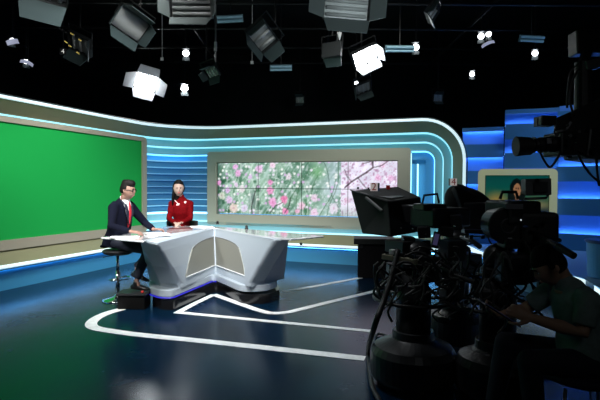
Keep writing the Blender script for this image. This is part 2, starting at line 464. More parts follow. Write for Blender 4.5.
# ------------------------------------------------------------------ right-hand wall of lit blue shelves
bwall=mat('deep_blue_wall',(.10,.28,.72),.5)
bbox=mat('navy_slat',(.05,.20,.42),.4)
LB=led('led_blue',(.17,.42,1.0),15)
LB2=led('led_blue_soft',(.15,.40,1.0),11)
def panel(px0,d0,px1,d1,recs,ztop,ledtop,LM=LB,depth=.15):
    global t
    A=at(px0,187,d0); Bp=at(px1,187,d1); A=Vector((A.x,A.y)); Bp=Vector((Bp.x,Bp.y))
    D=(Bp-A).normalized(); N=Vector((D.y,-D.x)); 
    if N.y>0: N=-N
    def bx(z0,z1,n0,n1,e=0):
        c=[A+N*n0,Bp+N*n0,Bp+N*n1,A+N*n1]
        return [Vector((p.x,p.y,z0)) for p in c]+[Vector((p.x,p.y,z1)) for p in c]
    struct(MB().hexa(bx(.42,ztop,-.05,0)).build('trim_%d'%t,bwall)); t+=1
    edges=[.42]
    for (b,c) in sorted(recs): edges+=[b,c]
    edges.append(sorted(recs)[-1][1]+.08)
    m=MB()
    for i in range(0,len(edges),2): m.hexa(bx(edges[i],edges[i+1],depth-.03,depth))
    struct(m.build('trim_%d'%t,bbox)); t+=1
    m=MB()
    for (b,c) in recs:
        if ledtop: m.hexa(bx(c+.01,c+.03,.04,.07))
        else: m.hexa(bx(b-.03,b-.01,.04,.07))
    struct(m.build('trim_%d'%t,LM)); t+=1
panel(462,10.45,503,10.15,[(2.44,2.70),(1.90,2.17),(1.37,1.63),(.84,1.10)],2.74,True)
panel(504,9.95,558,9.6,[(2.80,3.0),(2.24,2.50),(1.66,1.94),(1.08,1.36),(.55,.80)],3.08,False,LB2)
panel(558,9.45,720,8.0,[(2.55,2.90),(1.96,2.27),(1.37,1.68),(.72,1.06)],3.1,False,LB)
# side platform with the white edge light, running towards the camera
ledge=mat('pale_blue_ledge',(.24,.46,.68),.4)
pe=[onz(x,y,.375) for x,y in ((472,250),(492,258),(580,281.5),(600,294))]
pe.append(pe[-1]+(pe[-1]-pe[-2]).normalized()*2.2)
edge=[Vector((p.x,p.y)) for p in pe]; edge[0]=Vector((3.32,9.9))
poly=edge+[Vector((8.4,edge[-1].y)),Vector((8.4,8.0)),Vector((4.3,10.6))]
struct(MB().prism([(p.x+.03,p.y) for p in edge]+[(p.x,p.y) for p in poly[len(edge):]],0,.42).build('trim_%d'%t,ledge)); t+=1
es=spline([Vector((p.x,p.y,0)) for p in edge],4)
struct(MB().ribbon([Vector((p.x,p.y,.33)) for p in es],[Vector((p.x,p.y,.418)) for p in es]).build('trim_%d'%t,led('led_side',(.75,.95,1),1.15))); t+=1
struct(MB().ribbon([Vector((p.x+.01,p.y,.30)) for p in es],[Vector((p.x+.01,p.y,.325)) for p in es]).build('trim_%d'%t,led('led_side_blue',(.05,.3,1),2.5))); t+=1

# framed monitor on the blue wall
A=at(478,187,9.75); Bq=at(557,187,9.25); MD=(Bq-A); MD.z=0; ML=MD.length; MD.normalize(); MN=Vector((MD.y,-MD.x,0))
if MN.y>0: MN=-MN
A0=Vector((A.x,A.y,0))
zt=at(518,169,9.5).z; zb=at(518,225,9.5).z
wm=empty('wall_monitor',(A0.x+MD.x*ML/2,A0.y+MD.y*ML/2,zb),'cream framed monitor with rounded corners on the blue wall showing a presenter','monitor')
def mq(a,b,n): p=A0+MD*a+MN*n; return Vector((p.x,p.y,b))
def frame3(outer,inner,n0,n1,Q):
    oF=[Q(p[0],p[1],n1) for p in outer]; iF=[Q(p[0],p[1],n1) for p in inner]; oB=[Q(p[0],p[1],n0) for p in outer]; iB=[Q(p[0],p[1],n0) for p in inner]
    m=MB(); m.ribbon(oF,iF,True).ribbon(oB,oF,True).ribbon(iF,iB,True).ribbon(iB,oB,True); return m
mx0,mx1=.13,ML-.13; mz0,mz1=zb+.165,zt-.12
frame3(rrect(0,ML,zb,zt,.09),rrect(mx0,mx1,mz0,mz1,.004),-.05,.10,mq).build('frame',mat('cream_frame_glow',(.50,.50,.34),.5,emit=(.52,.56,.30),es=.30),wm,world=True)  # frame is no lamp; its glow stands in for light falling on it
MB().hexa([mq(mx0,mz0,-.04),mq(mx1,mz0,-.04),mq(mx1,mz0,.05),mq(mx0,mz0,.05),mq(mx0,mz1,-.04),mq(mx1,mz1,-.04),mq(mx1,mz1,.05),mq(mx0,mz1,.05)]).build('display_panel',black,wm,world=True)
def paint2(s,v):
    n=vn(s*9,v*7)
    c=mix((.42,.36,.22),(.04,.30,.27),v*1.6-.25+.15*n)
    c=mix(c,(.03,.20,.24),(v-.75)*1.2)
    c=mix(c,(.62,.50,.26),max(0,1-math.hypot((s-.18)/.22,(v-.38)/.30))*.9)
    c=mix(c,(.05,.13,.22),max(0,(.30-v)*4)); 
    if s>.6: c=mix(c,(.50,.48,.36),max(0,1-math.hypot((s-.85)/.2,(v-.28)/.12))*.8)
    d=math.hypot((s-.50)/.11,(v-.66)/.27)
    if d<1 or (abs(s-.50)<.14 and v<.6 and v>.05 and abs(s-.5)<.20-.1*v): c=mix(c,(.03,.06,.06),.92)
    if math.hypot((s-.51)/.058,(v-.64)/.17)<1: c=(.58,.42,.30)
    if math.hypot((s-.495)/.014,(v-.68)/.02)<1 or math.hypot((s-.53)/.014,(v-.68)/.02)<1 or math.hypot((s-.513)/.02,(v-.54)/.018)<1: c=(.25,.12,.10)
    if abs(s-.51)<.03 and .40<v<.5: c=(.50,.36,.26)
    return c
picture_mesh('screen',mq(mx0+.01,mz0+.01,.055),mq(mx1-.01,mz0+.01,.055),mq(mx0+.01,mz1-.01,.055),90,56,paint2,pic,wm,gain=.8)
# pale blue round drum on the side platform
dr=empty('drum_table',(4.02,6.35,.42),'round pale blue drum table on the side platform at the right edge','table')
MB().lathe((0,0,0),[(.30,0),(.31,.02),(.325,.43),(.325,.44)],40).build('drum_body',mat('drum_blue',(.12,.42,.80),.3),dr,smooth=False)
MB().lathe((0,0,.44),[(.335,0),(.345,.01),(.345,.03),(.33,.04)],40).build('rim',mat('drum_rim',(.02,.07,.28),.3),dr)

# ------------------------------------------------------------------ news desk
TZ=.92
P2=lambda px,py,z:(lambda v:Vector((v.x,v.y)))(onz(px,py,z))
bot=[P2(161,287,.25),P2(181,288,.25),P2(216,273,.25),P2(249,287,.25),P2(264,284,.25)]
top=[P2(140,241,.885),P2(157,245,.885),P2(214,230,.885),P2(274,241,.885),P2(289,240,.885)]
desk=empty('news_desk',(-1.1,7.0,.13),'silver grey v-shaped news desk with two flared wings and pale tabletop','desk')
silver=mat('desk_silver',(.41,.47,.53),.38,.15)
edgew=mat('desk_edge_white',(.74,.77,.79),.3)
def lerp(a,b,t): return a+(b-a)*t
def P3(p,z): return Vector((p.x,p.y,z))
# body: front skin lofted through levels with a rounded shoulder, then a back skin
lv=[(.25,0),(.30,0.02),(.55,.42),(.80,.86),(.86,.965),(.885,1.0),(.905,.99)]
inner_b=[Vector((-2.06,6.85)),Vector((-1.72,7.05)),Vector((-1.30,8.05)),Vector((-.35,7.2)),Vector((-.22,7.05))]
def refine(pl,rr=.10):
    out=[pl[0]]
    for i in range(1,len(pl)-1):
        a,b,c=pl[i-1],pl[i],pl[i+1]
        r=min(rr,(a-b).length*.4,(c-b).length*.4)
        p=b+(a-b).normalized()*r; s=b+(c-b).normalized()*r
        for k in range(6):
            u=k/5; out.append(p*(1-u)**2+b*2*u*(1-u)+s*u*u)
    out.append(pl[-1]); return out
rows=[]
for z,f in lv:
    pl=[lerp(bot[i],top[i],f) for i in range(5)]
    rows.append([P3(p,z) for p in refine(pl,.08)])
m=MB()
for a,b in zip(rows[:-1],rows[1:]): m.ribbon(a,b)
# back shell: close behind with inner line
bk=refine(inner_b,.08)
m.ribbon([P3(p,.25) for p in bk],[P3(p,.905) for p in bk])
for r_,z in ((rows[0],.25),(rows[-1],.905)): m.ribbon(r_,[P3(p,z) for p in bk])
for k in (0,-1):
    col_=[r[k] for r in rows]+[P3(bk[k],.905),P3(bk[k],.25)]
    m.add(col_,[tuple(range(len(col_)))])
m.build('desk_body',silver,desk,world=True,smooth=True)
# recessed champagne panels on both wings
champ=mat('champagne_panel',(.27,.275,.245),.35,.3)
def face_pt(i,j,u,v,off):
    z=.27+(.885-.27)*v
    a=lerp(bot[i],top[i],max(0,(z-.25)/.635)); b=lerp(bot[j],top[j],max(0,(z-.25)/.635))
    p=lerp(a,b,u); D=(b-a).normalized(); N=Vector((D.y,-D.x))
    if N.y>0: N=-N
    return P3(p+N*off,z)
def recess(i,j,bound,flip):
    # bound: (v, u of the slanted side) from the bottom up; the other side is the centre fold
    vs_=[]; NU=14
    pts=[]
    for (v0_,ua),(v1_,ub) in zip(bound[:-1],bound[1:]):
        for k in range(4): pts.append((v0_+(v1_-v0_)*k/4,ua+(ub-ua)*k/4))
    pts.append(bound[-1]); edge_u=.015 if flip else .985
    for off in (.009,-.02):
        for v,u in pts:
            for k in range(NU+1): vs_.append(face_pt(i,j,u+(edge_u-u)*k/NU,v,off))
    n=NU+1; R_n=len(pts); fs=[]
    for r0 in range(R_n-1):
        for k in range(NU):
            q0=r0*n+k; fs.append((q0,q0+1,q0+n+1,q0+n)); q1=q0+R_n*n; fs.append((q1,q1+n,q1+n+1,q1+1))
    loop=[k for k in range(n)]+[r0*n+NU for r0 in range(1,R_n)]+[(R_n-1)*n+k for k in range(NU-1,-1,-1)]+[r0*n for r0 in range(R_n-2,0,-1)]
    for x_,y_ in zip(loop,loop[1:]+loop[:1]): fs.append((x_,y_,y_+R_n*n,x_+R_n*n))
    MB().add(vs_,fs).build('recessed_panel',champ,desk,world=True)
    v,u=bound[0]
    m=MB(); m.tube([face_pt(i,j,u+(edge_u-u)*k/8,v-.008,.011) for k in range(9)],.008,8,False); m.build('panel_ledge',edgew,desk,world=True)
    m=MB(); m.tube([face_pt(i,j,u,v,.008) for v,u in bound[-4:]]+[face_pt(i,j,edge_u,bound[-1][0],.008)],.006,8,False); m.build('panel_lip',mgrey,desk,world=True)
recess(1,2,[(.17,.20),(.72,.49),(.78,.56),(.82,.68),(.84,.80)],False)
recess(2,3,[(.17,.80),(.72,.51),(.78,.44),(.82,.32),(.84,.20)],True)
# centre seam
m=MB(); m.tube([face_pt(1,2,1,.02,.0),face_pt(1,2,1,.95,.0)],.004,8,False); m.build('centre_seam',mgrey,desk,world=True)
# plinth ring
pl=[P2(150,288,.24),P2(159,291,.24),P2(172,291.5,.24),P2(214,275,.24),P2(241,286.5,.24),P2(266,286,.24),P2(277,282,.24)]
pl_s=refine(pl,.14)
bkp=[Vector((-.33,7.1)),Vector((-.55,7.4)),Vector((-1.30,8.25)),Vector((-1.85,7.3)),Vector((-2.12,7.0))]
m=MB().prism([(p.x,p.y) for p in pl_s]+[(p.x,p.y) for p in bkp],.165,.255)
m.build('plinth',silver,desk,world=True,bevel=.012)
m=MB().tube([P3(p,.156) for p in pl_s[:len(pl_s)//2+2]],.009,6,False); m.build('led_strip',mat('led_violet',(.01,.01,.1),.4,emit=(.04,.03,.9),es=.6),desk,world=True)
# tabletop
Lb,Lf=Vector((-2.44,6.15)),P2(143,240.5,TZ)
ft=[Lf]+[p.to_2d() for p in rows[-1][8:-8]]+[P2(289.5,238.5,TZ)]
tp=[Lf, P2(165,234.5,TZ), P2(214,227.5,TZ), P2(262,236.0,TZ), P2(290,238.5,TZ)]
Rb=P2(323,235.5,TZ)
tpp=refine(tp,.18)+[Rb,Vector((-.55,7.25)),Vector((-1.62,8.02)),Vector((-2.10,7.85)),Vector((-2.13,7.3)),Vector((-2.20,6.75)),Lb]
glass=mat('tabletop_gloss',(.55,.57,.60),.10,0.1,coat=.5)
MB().prism([(p.x,p.y) for p in tpp],.895,TZ).build('tabletop',glass,desk,world=True,bevel=.006)
m=MB(); m.tube([P3(p,TZ-.015) for p in [Lb]+refine(tp,.18)[:1]],.013,8,False); m.build('edge_strip',edgew,desk,world=True)
m=MB(); m.tube([P3(p,TZ-.015) for p in [P2(290,238.5,TZ),Rb]],.013,8,False); m.build('edge_strip',edgew,desk,world=True)
# black dais under the desk
d2=[p-Vector((-.03,-.01)) for p in pl_s]
tag(MB().prism([(p.x,p.y) for p in d2]+[(-.28,7.1),(-.6,7.9),(-1.2,8.3),(-1.9,7.3),(-2.0,6.9)],0,.13).build('dais',mat('gloss_black',(.008,.008,.009),.15)),'low black gloss dais under the news desk','dais')
# black step for the man's feet
mat('step_black',(.004,.004,.004),.5,spec=.15)
st=empty('foot_step',(-2.11,6.36,0),'small black box step beside the left end of the desk under the man\'s shoes','step')
MB().box((0,0,.085),(.34,.26,.17)).build('step_box',MATS['step_black'],st,bevel=.006)
MB().box((0,0,.19),(.38,.30,.03)).build('step_top',satin,st,bevel=.006)
MB().ball((.14,-.12,.222),(.022,.016,.018),10,8).build('red_knob',red,st,smooth=True)

# black case standing between desk and cameras
bc=empty('equipment_case',(1.24,8.55,0),'black upright case with wide flat lid standing between desk and cameras','case',rz=math.radians(-6))
MB().box((.06,.15,.29),(.60,.42,.58)).build('case_body',mat('case_black',(.003,.003,.004),.6,spec=.1),bc,bevel=.01)
MB().box((.04,.14,.63),(.70,.50,.10)).build('lid',mat('case_lid',(.010,.012,.012),.5,spec=.2),bc,bevel=.012)
for x in (-.18,.28): MB().box((x,-.07,.55),(.05,.02,.07)).build('latch',blackmetal,bc,bevel=.004)

# ------------------------------------------------------------------ white tape on the floor
tape=mat('white_tape',(.86,.88,.88),.45,noise=(9,.12))
def tapeline(pts,w,label):
    P=[onz(x,y,0) for x,y in pts]; 
    L=[];Rr=[]
    for i,p in enumerate(P):
        a=P[max(0,i-1)]; b=P[min(len(P)-1,i+1)]; d1=(p-a); d2_=(b-p)
        if d1.length<1e-6: d1=d2_
        if d2_.length<1e-6: d2_=d1
        d1=d1.normalized(); d2_=d2_.normalized(); tdir=(d1+d2_)
        tdir=tdir.normalized() if tdir.length>1e-3 else d1
        nrm=Vector((-tdir.y,tdir.x,0)); c=max(.45,math.sqrt(max(.0,(1+d1.dot(d2_))/2)))
        L.append(p+nrm*w/2/c); Rr.append(p-nrm*w/2/c)
    m=MB(); n=len(P); z=Vector((0,0,.004))
    m.ribbon([p+z for p in L],[p+z for p in Rr]).ribbon(L,[p+z for p in L]).ribbon([p+z for p in Rr],Rr)
    o=m.build('floor_tape',tape); tag(o,label,'floor marking'); return o
def curve(pts,n=4): 
    return [(p.x,p.y) for p in spline([Vector((a,b,0)) for a,b in pts],n)]
tapeline(curve([(124,308.5),(108,313),(96,318.5),(91,324),(95,328),(110,331),(140,335),(200,341),(280,349.5),(365,358.8)]),.125,'long outer white tape line rounding left of the desk to the front')
tapeline([(378,290.5),(330,302)]+curve([(300,309.5),(286,312.5),(270,313),(256,309.5)])+[(213.5,294.5)],.10,'white tape bending round the right foot of the desk towards the cameras')
tapeline([(213.5,294.8),(196,303),(178,312.5),(230,317.5),(370.5,331.2)],.085,'thin white tape with a sharp corner before the left wing')
tapeline([(283,292),(330,283.5),(384,273.5)],.085,'short white tape running from the desk towards the black case')

# ------------------------------------------------------------------ things on the desk
def sheet(cx,cy,rz,w,h,z,m,name,label,cat,group=None,th=.004):
    R=Matrix.Rotation(math.radians(rz),3,'Z')
    o=MB().box((cx,cy,z+th/2),(w,h,th),R).build(name,m); return tag(o,label,cat,group)
sheet(-2.15,6.13,14,.34,.22,TZ,paper,'paper_script','flat white script pages near the left tabletop edge','paper',th=.006)
sheet(-1.83,6.42,40,.22,.30,TZ,paper,'paper_script','thick white script pile between the man\'s hands','paper',th=.022)
sheet(-1.84,6.42,52,.20,.28,TZ+.0225,paper,'paper_script','loose white page lying on the pile between the man\'s hands','paper')
sheet(-1.52,7.75,-30,.30,.21,TZ,paper,'paper_script','white pages right of the woman\'s hands','paper',th=.012)
sheet(-1.78,7.45,20,.34,.24,TZ,mat('dark_red_reflection',(.14,.05,.055),.3),'reflection_sheet','dark reddish sheet standing in for a reflection in front of the woman','reflection',th=.006)  # reddish tabletop reflection laid in as a thin solid sheet
for (px,py,lab) in ((217.5,224.2,'small black microphone on the desk at the centre fold'),(246.5,229,'small black microphone on the right wing of the desk')):
    p=onz(px,py,TZ); mi=empty('desk_microphone',(p.x,p.y,TZ),lab,'microphone')
    MB().cyl((0,0,0),(0,0,.02),.028,.024,12).build('base',black,mi); MB().ball((0,0,.035),(.02,.02,.022),12,8).build('capsule',black,mi,smooth=True)
p=onz(301,245.5,.36)
tag(MB().ball((p.x,p.y-.02,.395),(.03,.02,.03),12,8).build('edge_spotlight',black,smooth=True),'tiny black round fitting on the lit ledge right of the desk','fitting')
# ------------------------------------------------------------------ people
def skinmat(n,c): return mat(n,c,.5,spec=.3)
def V3(*a): return Vector(a)
def headfn(w,dp,hh,fem=False):
    def fn(x,y,z):      # x right, y forward, z up ; unit direction
        X,Y,Z=x*w,y*dp,z*hh
        if z<0:
            k=(-z); X*=1-.34*k*k-(.08*k if fem else 0); Y*=1-.10*k*k
            if y>0: Y+=.010*k
            else: Y*=1-.30*k*k
        if y>0:
            f=y
            def g(cx,cz,sx,sz): return math.exp(-((x-cx)/sx)**2-((z-cz)/sz)**2)*f
            Y+=.017*g(0,-.22,.13,.13)+.009*g(0,-.05,.10,.16)           # nose and bridge
            Y-=.007*(g(.33,.02,.17,.11)+g(-.33,.02,.17,.11))             # eye sockets
            Y+=.004*(g(.33,.18,.22,.07)+g(-.33,.18,.22,.07))             # brow ridge
            Y+=.006*g(0,-.50,.20,.06)+.006*g(0,-.60,.18,.05)             # lips
            Y-=.004*g(0,-.68,.25,.05)
            Y+=.008*g(0,-.88,.25,.12)                                      # chin
            Y+=.003*(g(.45,-.25,.2,.2)+g(-.45,-.25,.2,.2))               # cheeks
        return Vector((X,Y,Z))
    return fn
def hairfn(base,mask,th):
    def fn(x,y,z):
        p=base(x,y,z); m=mask(x,y,z)
        return p*(0.90+ (0.10+th)*m)
    return fn
def sm(a,b,x): t=max(0,min(1,(x-a)/(b-a))); return t*t*(3-2*t)
def basis(fwd, tilt=0, roll=0):
    """columns: right, forward, up"""
    f=Vector(fwd).normalized(); r=f.cross(Vector((0,0,1))).normalized(); u=r.cross(f).normalized()
    return Matrix((r,f,u)).transposed()
def hand(m, wrist, dirv, palmn, L=.175, curl=.5, spread=1.0, thumb=1):
    """palm, four fingers and a thumb; dirv = towards fingertips, palmn = back of hand normal"""
    d=Vector(dirv).normalized(); n=Vector(palmn); n=(n-d*n.dot(d)).normalized(); s=d.cross(n)*thumb   # s: towards the thumb side
    w=Vector(wrist)
    m.loft([(w-d*.02,.026,.021),(w+d*.015,.030,.018),(w+d*L*.30,.040,.016),(w+d*L*.48,.041,.013)],side=s,seg=12)
    for i,(off,ln) in enumerate(((.030,.42),(.010,.47),(-.010,.44),(-.029,.35))):
        p0=w+d*L*.42+s*off; fl=L*ln; dd=(d+s*off*2.2*spread).normalized()
        a=curl*.9; p=[p0]; ang=0
        for k,seg_ in enumerate((.42,.32,.26)):
            ang+=a*(.55 if k==0 else .8)
            p.append(p[-1]+(dd*math.cos(ang)-n*math.sin(ang))*fl*seg_)
        rr=.0088
        m.loft([(p[0],rr*1.15,rr*1.1),(p[1],rr*1.05,rr),(p[2],rr*.95,rr*.9),(p[3],rr*.75,rr*.7)],seg=8)
        m.ball(p[3],(rr*.75,)*3,8,6)
    p0=w+d*L*.12+s*.028; t1=p0+(d*.6+s*.75-n*.25).normalized()*L*.22; t2=t1+(d*.9+s*.35-n*.35).normalized()*L*.19; t3=t2+(d*.95+s*.05-n*.4).normalized()*L*.13
    m.loft([(p0-d*.01,.015,.014),(t1,.0125,.012),(t2,.011,.0105),(t3,.008,.0075)],seg=8); m.ball(t3,(.008,)*3,8,6)
def eyes(root,hc,Rb,fn,skin,wh,lip,brow,fem):
    for sx in (-1,1):
        p=fn(*Vector((.33*sx,.94,.03)).normalized()); c=hc+Rb@(p*.985)
        MB().ball(c,(.0135,.006,.0065 if fem else .0055),10,8,R=Rb).build('eye',wh,root,world=True,smooth=True)
        c2=hc+Rb@(p*1.03)
        MB().ball(c2,(.006,.004,.006),8,6,R=Rb).build('iris',mat('iris_dark',(.015,.008,.005),.2),root,world=True,smooth=True)
        pts=[hc+Rb@(fn(*Vector((a*sx,.92,z)).normalized())*1.015) for a,z in ((.14,.17),(.32,.22),(.5,.17))]
        MB().tube(pts,.0035 if fem else .0045,6).build('eyebrow',brow,root,world=True)
        if fem:
            pts=[hc+Rb@(fn(*Vector((a*sx,.92,z)).normalized())*1.02) for a,z in ((.18,.05),(.33,.09),(.48,.05))]
            MB().tube(pts,.0022,6).build('eyelash',brow,root,world=True)
    pts=[hc+Rb@(fn(*Vector((a,.93,-.545)).normalized())*1.012) for a in (-.19,-.08,0,.08,.19)]
    MB().tube(pts,.0055,8).build('lips',lip,root,world=True)
def ear(m,hc,Rb,w):
    for sx in (-1,1): m.ball(hc+Rb@Vector((sx*w*1.0,-.012,-.004)),(.010,.019,.031),10,8,R=Rb)

# ---------- the man
man=empty('person',(-2.43,6.74,.21),'man in navy suit, red tie and glasses seated in profile at the desk','person')
f=Vector((.93,-.37,0)).normalized(); r=f.cross(Vector((0,0,1)))
skin=skinmat('skin_warm',(.30,.175,.135)); navy=mat('navy_suit',(.0025,.0035,.012),.9,spec=.15,noise=(30,.2)); shirt=mat('white_shirt',(.75,.76,.78),.7)
hairb=mat('black_hair',(.006,.005,.005),.6,spec=.12); eyew=mat('eye_white',(.7,.7,.68),.3); lipm=mat('lips_man',(.45,.17,.14),.5)
Pm=V3(-2.43,6.74,.80); Sc=V3(-2.385,6.71,1.325); neck=Sc+V3(.035,-.01,.06); hc=V3(-2.295,6.66,1.490)
Rs=Sc+r*.17-V3(0,0,.065); Ls=Sc-r*.17-V3(0,0,.065)
Re=V3(-2.40,6.36,1.035); Le=V3(-2.15,6.93,1.04)
Rw=V3(-2.125,6.30,.972); Lw=V3(-1.95,6.66,.972)
hf=Vector((.985,-.17,-.05)).normalized(); Rb=basis(hf)
hips=(Pm+r*.10,Pm-r*.10)
Rk=V3(-1.98,6.52,.715); Lk=V3(-1.98,6.85,.72); Ra=V3(-2.10,6.41,.33); La=V3(-2.20,6.72,.42)
fn=headfn(.079,.098,.117)
body=MB()
body.ball(hc,1,40,28,R=Rb,fn=fn)
ear(body,hc,Rb,.076)
body.loft([(neck-V3(.02,0,.12),.07,.06),(neck-V3(.01,0,.03),.058,.056),(hc-V3(.025,0,.06),.053,.058)],side=r,seg=16)
body.loft([(Pm-V3(0,0,.02),.12,.09),(Pm+(Sc-Pm)*.5,.11,.08),(Sc-V3(0,0,.06),.13,.07),(neck-V3(0,0,.06),.06,.05)],side=r)
for S,E,W in ((Rs,Re,Rw),(Ls,Le,Lw)):
    body.loft([(S-V3(0,0,.02),.035,.035),(E,.033,.033),(W,.024,.022)],seg=12)
hand(body,Rw,V3(.95,-.12,-.05),V3(.1,-.2,1),.185,.55,1,-1)
hand(body,Lw,V3(.9,.35,.02),V3(.1,.3,1),.185,.7,1,1)
for h_,K,A_ in ((hips[0],Rk,Ra),(hips[1],Lk,La)):
    body.loft([(h_,.06,.06),(K,.045,.045),(A_,.032,.034),(A_+f*.05-V3(0,0,.07),.03,.02)],seg=12)
body.build('body',skin,man,world=True,remesh=.0065,smoothit=2)
eyes(man,hc,Rb,fn,skin,eyew,lipm,hairb,False)
def mmask(x,y,z):
    top=sm(.38,.52,z-.05*abs(x)); back=sm(-.02,-.22,y)*sm(-.45,-.25,z); side=sm(.30,.05,y)*sm(-.05,.12,z)
    return max(top*sm(1.2,.9,y),back,side)
MB().ball(hc+V3(0,0,.004),1,36,24,R=Rb,fn=lambda x,y,z:hairfn(fn,mmask,.10)(x,y,z)+Vector((0,.016*sm(.4,.7,y)*sm(.4,.6,z),.030*sm(.45,.75,z)*(1-.5*sm(.8,1,z))))).build('hair',hairb,man,world=True,smooth=True)
gl=MB()
for sx in (-1,1):
    c=hc+Rb@Vector((sx*.031,.098,.002)); pts=[c+Rb@Vector((.024*math.cos(a),-.006*abs(math.cos(a))*1,.017*math.sin(a))) for a in [i*PI/6 for i in range(13)]]
    gl.tube(pts,.0038,6,False); gl.tube([hc+Rb@Vector((sx*.055,.092,.006)),hc+Rb@Vector((sx*.080,.04,.008)),hc+Rb@Vector((sx*.082,-.012,.004))],.0036,6,False)
gl.tube([hc+Rb@Vector((-.008,.106,.006)),hc+Rb@Vector((.008,.106,.006))],.002,6,False)
gl.build('glasses',mat('glasses_black',(.01,.01,.01),.3),man,world=True)
jk=MB()
mid=Pm+(Sc-Pm)*.45-f*.02
jk.loft([(Pm-f*.07-V3(0,0,.055),.205,.16),(Pm-f*.05+V3(0,0,.02),.20,.155),(Pm+(Sc-Pm)*.25-f*.03,.172,.135),(mid,.178,.135),(Pm+(Sc-Pm)*.75-f*.01,.180,.125),(Sc-V3(0,0,.05),.172,.10),(Sc+V3(0,0,.0),.115,.08),(neck-V3(.01,0,.02),.07,.065)],side=r,seg=24)
for S,E,W in ((Rs,Re,Rw),(Ls,Le,Lw)):
    dW=(W-E).normalized()
    jk.loft([(S+(Sc-S)*.35+V3(0,0,.01),.07,.075),(S,.068,.072),(S+(E-S)*.5,.056,.060),(E,.049,.052),(E+(W-E)*.5,.045,.048),(W-dW*.025,.038,.034)],seg=16)
    jk.ball(E,(.055,.055,.052),12,8); jk.ball(S+V3(0,0,-.008),(.068,.068,.064),12,8)
jk.loft([(Pm-f*.10-V3(0,0,.02),.16,.05),(Pm-f*.26-V3(0,0,.075),.10,.03)],side=r)
jk.build('suit_jacket',navy,man,world=True,remesh=.010,smoothit=3)
# shirt front, collar and tie
ch=lambda k,s_,o:Pm+(Sc-Pm)*k+f*o+r*s_
MB().loft([(ch(.55,0,.085),.03,.03),(ch(.8,0,.10),.05,.035),(ch(.98,0,.085),.06,.035),(neck+V3(0,0,.0),.064,.062),(neck+V3(-.002,0,.03),.061,.060)],side=r,seg=20).build('shirt',shirt,man,world=True,smooth=True)
tiem=mat('red_tie',(.50,.015,.03),.5)
MB().loft([(ch(1.06,0,.085),.018,.014),(ch(.98,0,.118),.014,.012),(ch(.80,0,.142),.024,.010),(ch(.5,0,.135),.032,.010),(ch(.36,0,.12),.012,.008)],side=r,seg=12).build('tie',tiem,man,world=True,smooth=True)
lap=MB()
for s_ in (-1,1):
    lap.loft([(ch(1.07,s_*.065,.03),.012,.010),(ch(.95,s_*.055,.108),.026,.009),(ch(.75,s_*.045,.140),.028,.008),(ch(.45,s_*.018,.140),.010,.007)],side=r,seg=8)
lap.build('lapels',mat('navy_lapel',(.007,.010,.026),.7),man,world=True,smooth=True)
tr=MB()
tr.loft([(Pm+V3(0,0,.06),.17,.12),(Pm-V3(0,0,.03),.18,.14),(Pm-V3(0,0,.07),.15,.11)],side=r)
for h_,K,A_ in ((hips[0],Rk,Ra),(hips[1],Lk,La)):
    tr.loft([(h_,.092,.088),(h_+(K-h_)*.5,.082,.078),(K,.068,.066)],seg=16); tr.ball(K,(.068,)*3,12,8)
    tr.loft([(K,.066,.066),(K+(A_-K)*.4,.064,.062),(A_+V3(0,0,.03),.055,.052)],seg=16)
tr.build('trousers',mat('navy_trousers',(.010,.014,.032),.8),man,world=True,remesh=.010,smoothit=3)
def shoe(A_,d,parent,m,drop=.095,L=.27):
    d=Vector(d).normalized(); s=d.cross(Vector((0,0,1)))
    b=MB(); z=V3(0,0,-drop+.035)
    b.loft([(A_+V3(0,0,.01),.040,.042),(A_-V3(0,0,.03),.040,.048),(A_+z,.040,.060)],side=s,seg=14)
    b.loft([(A_-d*.075+z-V3(0,0,.005),.026,.028),(A_-d*.05+z,.034,.035),(A_+d*.05+z,.040,.038),(A_+d*.12+z-V3(0,0,.008),.046,.027),(A_+d*(L-.10)+z-V3(0,0,.014),.036,.020),(A_+d*(L-.075)+z-V3(0,0,.016),.015,.012)],side=s,seg=14)
    return b.build('shoe',m,parent,world=True,remesh=.007,smoothit=2)
shoem=mat('black_leather',(.012,.011,.011),.3)
shoe(Ra-V3(0,0,.02),(.9,-.25,-.02),man,shoem); shoe(La-V3(0,0,.02),(.9,-.2,-.25),man,shoem)

# bar stool under the man
def bar_stool(loc,rz,label,arms=False):
    b=empty('bar_stool',loc,label,'stool',rz=rz)
    MB().lathe((0,0,0),[(.20,0),(.205,.008),(.19,.02),(.10,.035),(.045,.055),(.035,.09)],32).build('base',chrome,b,smooth=True)
    MB().cyl((0,0,.08),(0,0,.40),.028,.028,16).cyl((0,0,.38),(0,0,.64),.020,.020,16).build('post',chrome,b,smooth=True)
    pts=[V3(.16*math.cos(a),.16*math.sin(a),.30) for a in [i*PI/12-PI/2 for i in range(13)]]
    MB().tube([V3(0,-.02,.30)]+pts+[V3(0,.02,.30)],.010,8,False).build('footrest',chrome,b,smooth=True)
    MB().tube([V3(.02,0,.62),V3(-.10,-.06,.60),V3(-.17,-.09,.585)],.006,6).build('height_lever',blackmetal,b)
    MB().loft([((0,0,.625),.15,.15),((0,0,.64),.19,.18),((0,0,.675),.205,.195),((0,0,.69),.185,.175)],seg=28).build('seat',satin,b,smooth=True,bevel=.004)
    return b
bar_stool((-2.46,6.74,0),-.38,'chrome bar stool with round foot under the seated man')

